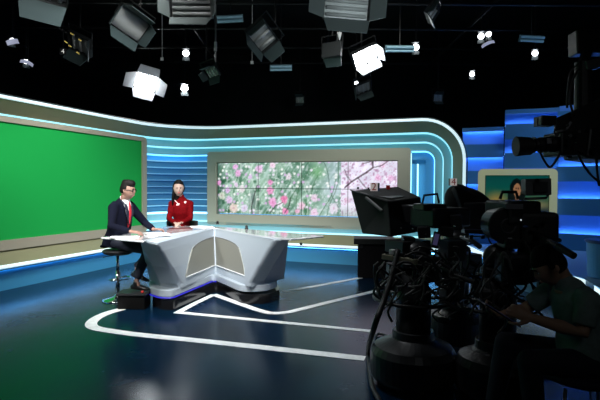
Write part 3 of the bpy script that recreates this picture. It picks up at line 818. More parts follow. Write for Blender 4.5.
# ---------- the woman
wo=empty('person',(-1.97,8.27,.10),'woman with long black hair in a red dress seated behind the desk','person')
f=Vector((.12,-.99,0)).normalized(); r=f.cross(Vector((0,0,1)))
sk2=skinmat('skin_fair',(.43,.30,.255)); redm=mat('red_velvet',(.13,.0008,.003),.8,spec=.08,noise=(40,.25))
Pw=V3(-1.97,8.30,.80); Sw=V3(-1.965,8.26,1.325); nk=Sw+V3(.0,-.01,.06); hw=V3(-1.99,8.19,1.507)
Rb2=basis(Vector((.30,-.95,-.04)))
fn2=headfn(.085,.098,.116,True)
Rs=Sw+r*.145-V3(0,0,.065); Ls=Sw-r*.145-V3(0,0,.065)
Re=Sw+r*.185+f*.06-V3(0,0,.305); Le=Sw-r*.155+f*.06-V3(0,0,.305)
Rw=V3(-1.985,7.95,.962); Lw=V3(-1.885,7.95,.968)
b2=MB(); b2.ball(hw,1,40,28,R=Rb2,fn=fn2); ear(b2,hw,Rb2,.070)
b2.loft([(nk-V3(0,0,.10),.05,.045),(nk,.046,.044),(hw-V3(0,-.015,.06),.044,.048)],side=r,seg=16)
b2.loft([(Pw-V3(0,0,.03),.12,.09),(Pw+(Sw-Pw)*.5,.09,.07),(Sw-V3(0,0,.05),.12,.06),(nk-V3(0,0,.05),.05,.04)],side=r)
for S,E,W in ((Rs,Re,Rw),(Ls,Le,Lw)): b2.loft([(S,.03,.03),(E,.027,.027),(W,.020,.018)],seg=12)
hand(b2,Rw,V3(.55,-.83,-.05),V3(.3,-.1,1),.165,.75,1,-1)
hand(b2,Lw,V3(-.45,-.88,-.02),V3(-.3,-.1,1),.165,.75,1,1)
KW=[Pw+f*.40+r*s_*.09-V3(0,0,.05) for s_ in (1,-1)]; AW=[k+V3(0,0.04,-.42) for k in KW]
for s_,K,A_ in ((1,KW[0],AW[0]),(-1,KW[1],AW[1])):
    b2.loft([(Pw+r*s_*.08,.07,.07),(K,.045,.045),(A_,.028,.03),(A_+f*.07-V3(0,0,.06),.028,.018)],seg=12)
b2.build('body',sk2,wo,world=True,remesh=.0065,smoothit=2)
eyes(wo,hw,Rb2,fn2,sk2,eyew,mat('lips_red',(.55,.03,.05),.4),hairb,True)
def wmask(x,y,z):
    part=sm(.66,.76,z+.12*abs(x)-.06*x) ; back=sm(.05,-.12,y); side=sm(.30,.05,y)*sm(.72,.88,abs(x))*sm(-.9,-.7,z)
    return max(part,back,side)
hm=MB(); hm.ball(hw+V3(0,.004,.006),1,40,28,R=Rb2,fn=lambda x,y,z:hairfn(fn2,wmask,.17)(x,y,z)+Vector((0,0,.012*sm(.4,.9,z))))
bk_=Rb2@Vector((0,-1,0)); hr=Rb2@Vector((1,0,0))
hm.loft([(hw+bk_*.03+V3(0,0,.02),.085,.07),(hw+bk_*.045+hr*.01-V3(0,0,.08),.085,.055),(hw+bk_*.06+hr*.03-V3(0,0,.18),.075,.045),(hw+bk_*.075+hr*.035-V3(0,0,.25),.055,.035),(hw+bk_*.08+hr*.035-V3(0,0,.29),.03,.02)],side=Rb2@Vector((1,0,0)),seg=20)
hm.loft([(hw+hr*.070+bk_*.005,.022,.045),(hw+hr*.082+bk_*.02-V3(0,0,.10),.024,.045),(hw+hr*.092+bk_*.02-V3(0,0,.20),.020,.035),(hw+hr*.090+bk_*.03-V3(0,0,.27),.010,.018)],side=hr,seg=12)
hm.build('hair',hairb,wo,world=True,smooth=True)
dj=MB()
dj.loft([(Pw-V3(0,0,.08),.19,.16),(Pw+V3(0,0,.02),.175,.13),(Pw+(Sw-Pw)*.40,.125,.098),(Pw+(Sw-Pw)*.62+f*.01,.150,.122),(Pw+(Sw-Pw)*.78+f*.01,.160,.118),(Sw-V3(0,0,.045),.158,.088),(Sw+V3(0,0,.01),.10,.065),(nk-V3(0,0,.01),.053,.052),(nk+V3(0,0,.028),.050,.049)],side=r,seg=24)
for S,E,W in ((Rs,Re,Rw),(Ls,Le,Lw)):
    dW=(W-E).normalized()
    dj.loft([(S+(Sw-S)*.35,.055,.06),(S,.060,.064),(S+(E-S)*.5,.050,.052),(E,.044,.046),(E+(W-E)*.5,.039,.040),(W-dW*.02,.034,.030)],seg=16)
    dj.ball(E,(.046,)*3,12,8); dj.ball(S,(.060,.06,.058),12,8)
for s_,K,A_ in ((1,KW[0],AW[0]),(-1,KW[1],AW[1])): dj.loft([(Pw+r*s_*.08-V3(0,0,.01),.11,.10),(K,.085,.08),(K-V3(0,0,.12),.09,.08)],seg=16)
dj.build('red_dress',redm,wo,world=True,remesh=.009,smoothit=2)
fl=mat('corsage_white',(.85,.70,.70),.6)
def petals(c,R0,n,m_,rad):
    b=MB()
    for k in range(n):
        a=2*PI*k/n; b.ball(c+r*math.cos(a)*R0+V3(0,0,math.sin(a)*R0)+f*.004,(rad,rad*.5,rad),8,6)
    b.ball(c+f*.008,(rad*.7,rad*.6,rad*.7),8,6); return b
petals(Sw+f*.088-r*-.035-V3(0,0,.085),.022,6,fl,.015).build('corsage',fl,wo,world=True,smooth=True)
petals(Sw+f*.075-r*.075-V3(0,0,.035),.013,5,fl,.010).build('shoulder_flower',fl,wo,world=True,smooth=True)
MB().tube([Sw+f*.085+r*.03-V3(0,0,.07),Sw+f*.075+r*.07-V3(0,0,.03),Sw+f*.06+r*.095-V3(0,0,.005)],.008,8).build('embroidered_trim',fl,wo,world=True)
for A_ in AW: shoe(A_-V3(0,0,.015),f,wo,shoem,.075,.23)
wc=empty('bar_chair',(-1.97,8.34,0),'dark bar chair with low curved back behind the seated woman','chair')
MB().lathe((0,0,0),[(.21,0),(.215,.008),(.19,.02),(.08,.04),(.035,.08)],32).build('base',chrome,wc,smooth=True)
MB().cyl((0,0,.07),(0,0,.62),.025,.022,16).build('post',chrome,wc,smooth=True)
MB().loft([((0,0,.61),.16,.15),((0,0,.63),.22,.20),((0,0,.68),.23,.21),((0,0,.70),.20,.18)],seg=28).build('seat',satin,wc,smooth=True)
ar=[]
for k in range(15):
    a=PI*(-.08+1.16*k/14); ar.append(V3(.25*math.cos(a),.03+.20*math.sin(a),0))
m=MB(); m.ribbon([p+V3(0,0,.72) for p in ar],[p*1.05+V3(0,0,.97) for p in ar]); m.build('backrest',satin,wc,solid=.03)
MB().cyl((0,.20,.66),(0,.235,.80),.018,.018,8).build('bracket',chrome,wc)

# ---------- the crew member at the right
cr=empty('person',(1.62,3.02,.02),'seated crew member in grey green polo shirt looking down at a tablet','person')
f=Vector((-.93,.30,0)).normalized(); f=Vector((-.98,-.10,0)).normalized(); r=f.cross(Vector((0,0,1)))
sk3=skinmat('skin_tan',(.42,.25,.17)); polo=mat('polo_grey_green',(.17,.24,.23),.8,noise=(25,.15)); jean=mat('dark_jeans',(.012,.016,.03),.8)
Pc=V3(1.74,3.06,.50); Scw=V3(1.665,3.06,.945); nc=Scw+V3(-.045,0,.045); hcx=V3(1.535,3.06,1.075)
Rb3=basis(Vector((-.84,.10,-.52)))
Rs=Scw+r*.17-V3(0,0,.05); Ls=Scw-r*.17-V3(0,0,.05)   # r : his right is away from the camera
if Rs.y<Ls.y: Rs,Ls=Ls,Rs                             # Ls is now the near shoulder
Ne=V3(1.63,2.86,.72); Fe=V3(1.50,3.30,.75); Nw=V3(1.345,2.88,.80); Fw=V3(1.28,3.16,.74)
K1=V3(1.36,2.93,.53); K2=V3(1.34,3.22,.55); A1=V3(1.40,2.90,.12); A2=V3(1.28,3.24,.12)
b3=MB(); b3.ball(hcx,1,40,28,R=Rb3,fn=fn); ear(b3,hcx,Rb3,.076)
b3.loft([(nc-V3(-.03,0,.08),.06,.055),(nc,.055,.053),(hcx+Rb3@Vector((0,-.03,-.05)),.052,.056)],side=r,seg=16)
b3.loft([(Pc,.12,.09),(Pc+(Scw-Pc)*.5,.11,.08),(Scw-V3(0,0,.06),.13,.07),(nc-V3(0,0,.04),.06,.05)],side=r)
for S,E,W in ((Ls,Ne,Nw),(Rs,Fe,Fw)):
    b3.loft([(S,.045,.045),(E,.040,.042),(E+(W-E)*.4,.040,.040),(W,.026,.023)],seg=14)
hand(b3,Nw,V3(-.75,.25,.30),V3(.1,-.9,.2),.185,.8,1,-1)
hand(b3,Fw,V3(-.75,-.05,.35),V3(-.2,.4,-.8),.185,.7,1,1)
for s_,K,A_ in ((1,K1,A1),(-1,K2,A2)):
    b3.loft([(Pc-V3(0,s_*.09,0),.07,.07),(K,.05,.05),(A_,.033,.035),(A_+f*.07-V3(0,0,.06),.03,.02)],seg=12)
b3.build('body',sk3,cr,world=True,remesh=.0065,smoothit=2)
eyes(cr,hcx,Rb3,fn,sk3,eyew,lipm,hairb,False)
def cmask(x,y,z):
    top=sm(.22,.40,z); back=sm(.05,-.15,y)*sm(-.55,-.35,z); side=sm(.42,.15,y)*sm(-.15,.02,z); return max(top,back,side)
MB().ball(hcx,1,36,24,R=Rb3,fn=lambda x,y,z:hairfn(fn,cmask,.07)(x,y,z)+Vector((0,0,.016*sm(.4,.9,z)))).build('hair',hairb,cr,world=True,smooth=True)
ps=MB()
ps.loft([(Pc-V3(0,0,.04),.17,.14),(Pc+V3(0,0,.06),.17,.14),(Pc+(Scw-Pc)*.4+V3(.02,0,0),.16,.12),(Pc+(Scw-Pc)*.75+V3(.01,0,0),.17,.115),(Scw-V3(0,0,.045),.17,.095),(Scw+V3(-.01,0,.01),.11,.075),(nc-V3(0,0,.01),.065,.062),(nc+V3(-.012,0,.025),.062,.060)],side=r,seg=24)
for S,E in ((Ls,Ne),(Rs,Fe)):
    ps.loft([(S+(Scw-S)*.35,.07,.075),(S,.074,.078),(S+(E-S)*.4,.066,.070),(S+(E-S)*.78,.062,.064)],seg=16); ps.ball(S,(.074,.074,.072),12,8)
ps.build('polo_shirt',polo,cr,world=True,remesh=.009,smoothit=2)
tr=MB(); tr.loft([(Pc+V3(0,0,.05),.165,.13),(Pc-V3(0,0,.04),.18,.15),(Pc-V3(0,0,.08),.15,.12)],side=r)
for s_,K,A_ in ((1,K1,A1),(-1,K2,A2)):
    h_=Pc-V3(0,s_*.09,.0); tr.loft([(h_,.095,.09),(h_+(K-h_)*.5,.085,.08),(K,.07,.068)],seg=16); tr.ball(K,(.07,)*3,12,8)
    tr.loft([(K,.068,.068),(K+(A_-K)*.4,.066,.064),(A_+V3(0,0,.03),.055,.055)],seg=16)
tr.build('trousers',jean,cr,world=True,remesh=.010,smoothit=3)
for A_ in (A1,A2): shoe(A_-V3(0,0,.012),(-.98,-.1,0),cr,mat('dark_trainers',(.03,.03,.035),.6),.10)
tb=empty('tablet',(1.20,3.02,.80),'dark tablet held by the seated crew member','tablet',R=Rzxy(0,0,32))
MB().box((0,0,0),(.25,.19,.010)).build('casing',satin,tb,bevel=.003)
MB().box((0,0,.0058),(.22,.16,.0016)).build('screen',mat('tablet_glass',(.01,.01,.012),.1,emit=(.15,.2,.6),es=.05),tb)
def office_chair(loc,rz,label,metal=True):
    c=empty('chair',loc,label,'chair',rz=rz)
    MB().loft([((0,0,.375),.20,.20),((0,0,.39),.235,.225),((0,0,.42),.24,.23),((0,0,.435),.22,.21)],seg=28).build('seat',mat('navy_fabric',(.010,.014,.035),.8),c,smooth=True)
    pts=[V3(.20,-.20,.40),V3(.28,-.22,.62),V3(.30,-.12,.80),V3(.31,0,.84),V3(.30,.12,.80),V3(.28,.22,.62),V3(.20,.20,.40)]
    MB().tube(pts,.011,8).build('back_frame',steel,c,smooth=True)
    bpt=[V3(.275,y*.19,z) for y,z in ((-1,.56),(-.98,.74),(0,.80),(.98,.74),(1,.56),(0,.52))]
    MB().add([p+V3(.02,0,0) for p in bpt]+[p-V3(.02,0,0) for p in bpt],[tuple(range(6)),tuple(range(6,12))]+[(i,(i+1)%6,6+(i+1)%6,6+i) for i in range(6)]).build('backrest',MATS['navy_fabric'],c,bevel=.01)
    for x in (-.19,.19):
        for y in (-.19,.19):
            MB().tube([V3(x,y,.385),V3(x*1.2,y*1.2,.0)],.011,8,False).build('leg',steel,c,smooth=True)
    return c
office_chair((1.75,3.06,0),-.05,'dark padded chair with steel frame under the crew member')
office_chair((2.40,3.55,0),-1.9,'empty navy padded chair at the right edge behind the crew member')
# ------------------------------------------------------------------ broadcast cameras
camgrey=mat('camera_grey',(.016,.017,.019),.45,noise=(40,.3)); cable=mat('cable_black',(.015,.015,.016),.5); cableg=mat('cable_grey',(.10,.105,.10),.5)
glassm=mat('lens_glass',(.01,.012,.02),.05,coat=1.0)
lbl=mat('grey_label',(.26,.26,.28),.5); numred=mat('number_red',(.45,.02,.02),.5,emit=(.6,.01,.01),es=.06); numwhite=mat('number_plate_glow',(.70,.64,.62),.5,emit=(.85,.72,.70),es=.32)  # number and plate get a glow so they show among the dark cameras
clothm=mat('hood_cloth_black',(.010,.011,.011),.8)
def obox(m,px,py,d,size,yaw=0,pitch=0,roll=0):
    return m.box(at(px,py,d),size,Rzxy(yaw,pitch,roll))
def pedestal(root,x,y,h,skirt=.30,col=.105):
    c=V3(x,y,0)
    MB().lathe(c,[(skirt-.02,.05),(skirt,.08),(skirt,.26),(skirt-.03,.31),(skirt-.12,.35),(col+.05,.37),(col+.045,.43)],36).build('base_skirt',satin,root,world=True,smooth=False,bevel=.004)
    for k in range(3):
        a=2*PI*k/3+.5; p=c+V3(math.cos(a)*(skirt-.06),math.sin(a)*(skirt-.06),.05)
        MB().cyl(p+V3(-.02,0,0),p+V3(.02,0,0),.05,.05,16).build('wheel',rubber,root,world=True)
    MB().lathe(c,[(col+.02,.43),(col+.02,h-.22),(col,h-.20),(col,h-.06)],28).build('column',blackmetal,root,world=True,smooth=True)
    pts=[c+V3((skirt-.02)*math.cos(a),(skirt-.02)*math.sin(a),h-.30) for a in [2*PI*i/28 for i in range(29)]]
    m=MB().tube(pts,.014,8,False)
    for k in range(3):
        a=2*PI*k/3; m.tube([c+V3(col*math.cos(a),col*math.sin(a),h-.30),c+V3((skirt-.02)*math.cos(a),(skirt-.02)*math.sin(a),h-.30)],.009,6,False)
    m.build('steering_ring',satin,root,world=True,smooth=True)
    MB().lathe(c,[(.09,h-.06),(.13,h-.05),(.13,h-.02),(.10,h)],28).build('mounting_plate',blackmetal,root,world=True)
def handle3(root,a,b,hgt,r=.011):
    m=MB().tube([a,a+V3(0,0,hgt)+(b-a)*.12,b+V3(0,0,hgt)-(b-a)*.12,b],r,8,False)
    m.build('top_handle',satin,root,world=True)
def numplate(root,p,txt,s,yaw,side=True):
    R=Rzxy(yaw,0,0)
    bx=MB().box(p+R@V3(0,s*.45,0),(s,s*.9,s*1.1),R).build('number_block',camgrey,root,world=True)
    MB().box(p+R@V3(0,-.003,0),(s*1.0,.006,s*1.1),R).build('number_plate',numwhite,bx,world=True)
    inv=wmat(root).inverted()
    text_mesh('number',txt,s*1.45,numred,bx,inv@(p+R@V3(0,-.0075,0)),R@Matrix.Rotation(PI/2,3,'X'))
def cable_run(name,pts,r,label,m=cable,cat='cable',group=None):
    o=MB().tube(pts,r,8).build(name,m,smooth=True); return tag(o,label,cat,group)
def knobs(root,px0,px1,py0,py1,d,n,m,rr=(.006,.012)):
    for i in range(n):
        p=at(random.uniform(px0,px1),random.uniform(py0,py1),d)
        MB().cyl(p,p+V3(random.uniform(-.01,.01),-.022,0),random.uniform(*rr),seg=12).build('connector',m,root,world=True)

# --- camera one, prompter hood pointing at the desk
c1=empty('studio_camera',(.90,4.0,0),'studio camera with large black prompter hood and red number two plate, nearest the desk','camera')
pedestal(c1,.90,3.92,.98,.33,.115)
# prompter hood
hx=[at(362,233.5,4.75),at(391,237,4.25),at(424,231,4.55),at(402,226,5.15)]
ht=[at(350.5,190.5,4.75),at(388,201.5,4.25),at(421,197,4.55),at(398,186.5,5.15)]
MB().hexa([hx[0],hx[1],hx[2],hx[3],ht[0],ht[1],ht[2],ht[3]]).build('prompter_hood',clothm,c1,world=True,bevel=.012)
e1=(ht[1]-ht[0])
MB().tube([ht[0]+V3(0,-.01,.004),ht[1]+V3(0,-.01,.004)],.006,6,False).build('hood_rail',camgrey,c1,world=True)
MB().tube([at(366,197.5,4.52),at(374,204,4.42),at(382,211,4.33)],.014,8).build('side_handle',mat('handle_grey',(.09,.09,.09),.5),c1,world=True)
MB().hexa([at(377,197,4.50),at(391,199,4.33),at(404,197.2,4.5),at(390,194,4.8)]+[at(377,196.2,4.50),at(391,198.2,4.33),at(404,196.4,4.5),at(390,193.2,4.8)]).build('hood_flap',camgrey,c1,world=True)
numplate(c1,at(374.2,187.0,4.45),'2',.066,-25)
MB().box(at(388,187.5,4.95),(.035,.03,.045)).build('tally_light',numred,c1,world=True)
for px,py in ((358,189),(368.5,189.5)): MB().cyl(at(px,py,4.75),at(px,py-2,4.75),.010,.010,10).build('hood_knob',satin,c1,world=True)
# body
m=MB(); obox(m,440,217,4.15,(.40,.30,.16),28,0,0); m.build('camera_body',camgrey,c1,world=True,bevel=.02)
m=MB(); obox(m,416,214,4.35,(.20,.24,.16),38,0,0); m.build('lens_hood_box',satin,c1,world=True,bevel=.012)
m=MB(); obox(m,430,207,4.05,(.22,.16,.055),20,0,0); m.build('viewfinder',camgrey,c1,world=True,bevel=.01)
handle3(c1,at(422,205,4.02),at(439,203,4.02),.075,.010)
m=MB(); obox(m,435,213.5,3.97,(.035,.006,.014)); m.build('label_plate',lbl,c1,world=True)
m=MB(); obox(m,436,240,3.72,(.055,.022,.125),0,0,12); hs=m.build('handset',camgrey,c1,world=True,bevel=.006)
m=MB(); obox(m,436,239.5,3.705,(.034,.004,.085),0,0,12); m.build('handset_screen',mat('violet_screen',(.06,.055,.11),.3,emit=(.2,.18,.45),es=.12),hs,world=True)
m=MB(); m.ball(V3(.93,3.98,1.04),(.12,.12,.09),20,12); m.build('pan_head',satin,c1,world=True,smooth=True)
MB().tube([V3(.95,3.92,1.02),V3(1.12,3.62,.92),V3(1.20,3.50,.90)],.013,8,False).build('pan_bar',satin,c1,world=True)
MB().cyl(V3(1.17,3.545,.906),V3(1.22,3.46,.893),.018,.018,10).build('grip',rubber,c1,world=True)
# accessory rail with sockets
a_,b_=at(383,257,3.78),at(417,261.5,3.60)
D=(b_-a_); L_=D.length; D.normalize(); yaw=math.degrees(math.atan2(D.y,D.x))
ps_=empty('power_strip',(a_+b_)/2,'beige power strip with plugs slung below the camera hood','power strip',R=Rzxy(yaw,0,3))
MB().box((0,0,0),(L_,.045,.04),None).build('strip_body',mat('beige_plastic',(.30,.28,.20),.5),ps_,bevel=.005)
for i in range(4): MB().box((-L_*.36+i*L_*.24,-.002,.021),(.028,.028,.004)).build('socket',satin,ps_)
MB().box((-L_*.22,0,.044),(.045,.035,.042)).build('plug',white,ps_,bevel=.006)
for i,x in enumerate((.02,.10)): MB().box((x,0,.036),(.035,.03,.03)).build('plug',satin,ps_,bevel=.005)
# counterweight block behind hood and trays
m=MB(); obox(m,408,246,4.05,(.30,.22,.10),30); m.build('tray',satin,c1,world=True,bevel=.008)
m=MB(); obox(m,452,250,3.95,(.16,.16,.16),15); m.build('control_box',camgrey,c1,world=True,bevel=.008)
m=MB(); obox(m,404,287,3.70,(.11,.05,.035),0,0,-12); m.build('cable_clamp',mat('violet_grey',(.10,.09,.11),.5),c1,world=True,bevel=.004)
knobs(c1,392,455,225,250,3.78,9,steel,(.003,.006))
for i,(pxs) in enumerate([((385,262),(380,270),(384,282),(377,290),(386,296)),((401,262),(392,275),(396,290),(389,305)),((384,265),(377,274),(379,286),(390,289),(397,280)),((412,262),(420,275),(424,290),(418,310)),
        ((396,266),(404,262),(414,266),(412,282)),((425,262),(436,268),(441,282),(434,300)),((386,290),(392,300),(388,312),(392,322)),((410,252),(422,247),(436,252),(447,262)),((405,256),(417,252),(430,258),(440,272)),((430,290),(440,298),(452,296),(462,288)),((440,262),(452,272),(455,288),(446,300)),((418,300),(430,306),(444,302),(456,308))]):
    pts=[at(x,y,3.66-.03*(i%3)-.015*k) for k,(x,y) in enumerate(pxs)]
    MB().tube(pts,.0075 if i%2 else .0095,8).build('cable',cableg if i in(0,1,3,5) else cable,c1,world=True,smooth=True)
cable_run('camera_cable',[at(398,250,3.7),at(392,275,3.6),at(384,300,3.5),at(374,328,3.45),onz(368,352,.03),onz(372,385,.03),onz(379,400,.03),onz(384,420,.03)],.020,'thick black cable dropping from the nearest camera to the floor')
cable_run('camera_cable',[onz(392,338,.02),onz(378,334,.02),onz(373,345,.02),onz(374,362,.02),onz(382,375,.02),onz(397,387,.02),onz(412,392,.02)],.014,'looped black cable lying around the pedestal base',cable)

# --- camera two behind, hooded
c2=empty('studio_camera',(1.56,4.95,0),'hooded studio camera standing in the middle of the camera cluster','camera')
pedestal(c2,1.56,4.95,.98,.30,.10)
hx=[at(449,226,5.35),at(470,232,4.7),at(503,226,4.9),at(486,216,5.5)]
ht=[at(444,197,5.35),at(454,184.5,4.7),at(486,198,4.9),at(466,186.5,5.5)]
MB().hexa(hx+ht).build('prompter_hood',clothm,c2,world=True,bevel=.02)
MB().hexa([at(437,222,5.3),at(444,226,5.0),at(458,222,4.9),at(452,216,5.4),at(446,199,5.3),at(449,193,5.0),at(462,184,4.9),at(456,186,5.4)]).build('hood_flap',clothm,c2,world=True,bevel=.01)
MB().ball(at(470,206,5.0),(.27,.20,.17),20,12,R=Rzxy(0,0,28)).build('rain_cover',clothm,c2,world=True,smooth=True)
MB().ball(at(458,199,4.95),(.13,.16,.15),18,10).build('rain_cover',clothm,c2,world=True,smooth=True)
numplate(c2,at(453.5,182,4.75),'4',.062,0)
m=MB(); obox(m,484,216,4.75,(.34,.28,.26),-25); m.build('camera_body',camgrey,c2,world=True,bevel=.015)
m=MB(); obox(m,478,231.5,4.45,(.27,.10,.035),0,0,1); m.build('control_panel',mat('panel_blue_grey',(.04,.045,.075),.4),c2,world=True,bevel=.004)
m=MB(); obox(m,478,236.5,4.45,(.24,.02,.012)); m.build('rail',steel,c2,world=True)
for x in (471,482.5): 
    m=MB(); obox(m,x,237,4.42,(.03,.03,.03)); m.build('rail_clamp',satin,c2,world=True)
m=MB(); m.ball(V3(1.56,4.95,1.05),(.13,.13,.10),20,12); m.build('pan_head',satin,c2,world=True,smooth=True)
MB().tube([at(462,237,4.6),at(472,241,4.4),at(480,247,4.3)],.022,8).build('pan_bar',satin,c2,world=True)
MB().tube([at(487,228,4.4),at(489,240,4.35),at(495,246,4.35),at(502,244,4.3)],.007,6).build('cable',cable,c2,world=True)
m=MB(); obox(m,465,262,4.5,(.22,.20,.16),20); m.build('control_box',camgrey,c2,world=True,bevel=.008)
MB().tube([at(448,240,4.6),at(458,256,4.5),at(474,264,4.4),at(494,272,4.4)],.022,8).build('pan_bar',satin,c2,world=True)
knobs(c2,448,470,236,258,4.3,6,steel,(.004,.008))
MB().box(at(487,277,4.2),(.05,.04,.025)).build('red_connector',mat('dim_red',(.30,.03,.02),.4),c2,world=True)
for i,pxs in enumerate([((448,262),(458,276),(456,292),(462,304)),((462,268),(474,280),(470,298),(478,310)),((480,262),(474,276),(484,290),(480,306)),((440,276),(456,282),(472,276),(488,284)),((446,300),(456,292),(466,296),(478,290)),((470,250),(468,266),(461,284),(466,300))]):
    MB().tube([at(x,y,4.3-.04*k) for k,(x,y) in enumerate(pxs)],.011,8).build('cable',cable,c2,world=True,smooth=True)

# --- camera three, seen from behind
c3=empty('studio_camera',(1.50,3.62,0),'studio camera with round rear housing and raised viewfinder screen beside the crew member','camera')
pedestal(c3,1.47,3.68,.98,.30,.11)
m=MB(); obox(m,512,212,3.66,(.25,.34,.17),8); m.build('camera_body',camgrey,c3,world=True,bevel=.02)
p=at(508,226,3.50)
MB().cyl(p,p+V3(.02,.26,0),.135,.12,32).build('round_housing',satin,c3,world=True,smooth=False,bevel=.012)
mb=MB(); pts=[p+V3(.050*math.cos(a),-.006,.050*math.sin(a)) for a in [2*PI*i/24 for i in range(25)]]; mb.tube(pts,.007,8,False).build('rear_ring',mat('ring_grey',(.07,.07,.075),.4),c3,world=True,smooth=True)
MB().cyl(p+V3(0,-.004,0),p+V3(0,.01,0),.038,.038,20).build('rear_dial',black,c3,world=True)
m=MB(); obox(m,514,206.5,3.47,(.125,.008,.036)); m.build('label_plate',mat('label_light',(.17,.17,.19),.5),c3,world=True)
handle3(c3,at(500,199,3.55),at(518,199,3.55),.050,.012)
vf=MB(); obox(vf,536,187,3.45,(.165,.12,.115),-8,0,-2); v_=vf.build('viewfinder',mat('viewfinder_grey',(.13,.135,.14),.5),c3,world=True,bevel=.008)
m=MB(); obox(m,528.5,188,3.375,(.04,.006,.10),-8,0,-2); m.build('viewfinder_trim',mat('trim_grey',(.11,.11,.115),.5),v_,world=True)
m=MB(); obox(m,541,187,3.37,(.085,.006,.07),-8,0,-2); m.build('viewfinder_screen',mat('screen_grey',(.05,.05,.055),.3),v_,world=True)
m=MB(); m.ball(at(537,180.5,3.39),(.016,.012,.014),10,8); m.build('joystick',black,v_,world=True)
MB().tube([at(524,199,3.45),at(536,198.5,3.45),at(546,198,3.45),at(548.5,194,3.45),at(549,184,3.45)],.009,8,False).build('bracket',lbl,c3,world=True)
m=MB(); obox(m,533,228,3.6,(.26,.30,.24),-6); m.build('side_box',camgrey,c3,world=True,bevel=.03)
m=MB(); obox(m,514,243,3.55,(.19,.16,.07)); m.build('tilt_plate',satin,c3,world=True,bevel=.01)
m=MB(); obox(m,510,238.3,3.46,(.028,.006,.010)); m.build('badge',lgrey,c3,world=True)
m=MB(); m.ball(V3(1.47,3.66,1.04),(.12,.12,.11),20,12); m.build('pan_head',satin,c3,world=True,smooth=True)
m=MB(); obox(m,512,268,3.5,(.20,.18,.22)); m.build('drag_unit',satin,c3,world=True,bevel=.03)
MB().tube([at(500,262,3.38),at(503,252,3.37),at(508,258,3.36),at(512,270,3.36)],.008,8).build('cable',cableg,c3,world=True)
MB().tube([at(535,234,3.5),at(558,246,2.85),at(570,254,2.75)],.016,8,False).build('pan_bar',satin,c3,world=True)
MB().cyl(at(558,246.5,2.85),at(574,256,2.72),.021,.019,12).build('grip',rubber,c3,world=True)
MB().tube([at(530,232,3.5),at(548,236,3.3),at(560,240.5,3.2)],.014,8,False).build('pan_bar',satin,c3,world=True)
knobs(c3,524,546,216,236,3.42,5,camgrey,(.008,.014))
m=MB(); m.ball(at(521,220,3.44),(.006,.004,.006),8,6); m.build('indicator',mat('indicator_white',(.5,.5,.5),.3,emit=(.8,.9,1),es=.6),c3,world=True)
MB().ball(at(525.5,226.5,3.42),(.02,.006,.008),10,6).build('badge',mat('badge_blue',(.05,.12,.35),.4),c3,world=True)
for i,pxs in enumerate([((524,240),(532,256),(528,272),(534,290)),((500,262),(490,280),(494,300),(488,320)),((520,270),(526,286),(514,300),(522,318)),((496,250),(486,262),(482,280),(474,296)),((500,290),(488,298),(476,304),(470,316)),((488,306),(500,310),(506,322),(498,334))]):
    MB().tube([at(x,y,3.42-.02*k) for k,(x,y) in enumerate(pxs)],.009,8).build('cable',cable,c3,world=True,smooth=True)
MB().tube([at(486,300,3.5),at(496,306,3.45),at(503,313,3.4)],.006,6).build('lever',mat('lever_grey',(.12,.12,.12),.4,.6),c3,world=True)
# cable heaps on the floor under the cluster
for i,(x,y,lab) in enumerate(((1.05,4.6,'coil of black cable on the floor under the front camera'),(1.25,3.25,'coil of black cable on the floor before the rear camera'),(2.0,4.3,'coil of black cable on the floor behind the crew member'))):
    pts=[V3(x+(.20+.03*math.sin(k*1.7))*math.cos(k*.6),y+(.16+.03*math.cos(k*2.1))*math.sin(k*.6),.018+.0012*k) for k in range(42)]
    tag(MB().tube(pts,.011,6).build('cable_coil',cable,smooth=True),lab,'cable')

for px,py,sx,sz in ((424,232,.10,.09),(446,231,.12,.08),(456,222,.09,.12),(408,240,.10,.06)):
    m=MB(); obox(m,px,py,4.0,(sx,.12,sz),random.uniform(-20,20),0,random.uniform(-8,8)); m.build('module_box',camgrey,c1,world=True,bevel=.008)
# extra gear hung under the heads
for root,px,py,d,sz,nm in ((c1,428,268,3.85,(.20,.14,.20),'power_unit'),(c1,395,276,3.95,(.13,.12,.20),'junction_box'),(c1,452,292,3.9,(.16,.12,.20),'battery_pack'),(c2,447,268,4.6,(.20,.14,.30),'power_unit'),(c2,482,292,4.4,(.18,.14,.22),'battery_pack'),(c3,532,262,3.55,(.14,.14,.26),'power_unit'),(c3,492,300,3.6,(.15,.12,.16),'battery_pack'),(c3,545,285,3.7,(.10,.10,.20),'junction_box')):
    m=MB(); obox(m,px,py,d,sz,random.uniform(-25,25),0,random.uniform(-6,6)); m.build(nm,camgrey,root,world=True,bevel=.012)
rr=random.Random(5)
for root,x0,x1,y0,y1,d,n in ((c1,378,455,246,325,3.62,22),(c2,440,500,245,320,4.2,14),(c3,485,545,250,330,3.40,12)):
    for i in range(n):
        x,y=rr.uniform(x0,x1),rr.uniform(y0,y0+(y1-y0)*.5); pts=[]; dd=d+rr.uniform(-.05,.15)
        for k in range(5):
            pts.append(at(x,y,dd)); x=min(x1+4,max(x0-4,x+rr.uniform(-16,16))); y=min(y1,y+rr.uniform(1,15)); dd-=rr.uniform(-.02,.03)
        MB().tube(pts,rr.choice((.005,.0065,.009)),6).build('cable',rr.choice((cable,cable,cable,cableg)),root,world=True,smooth=True)
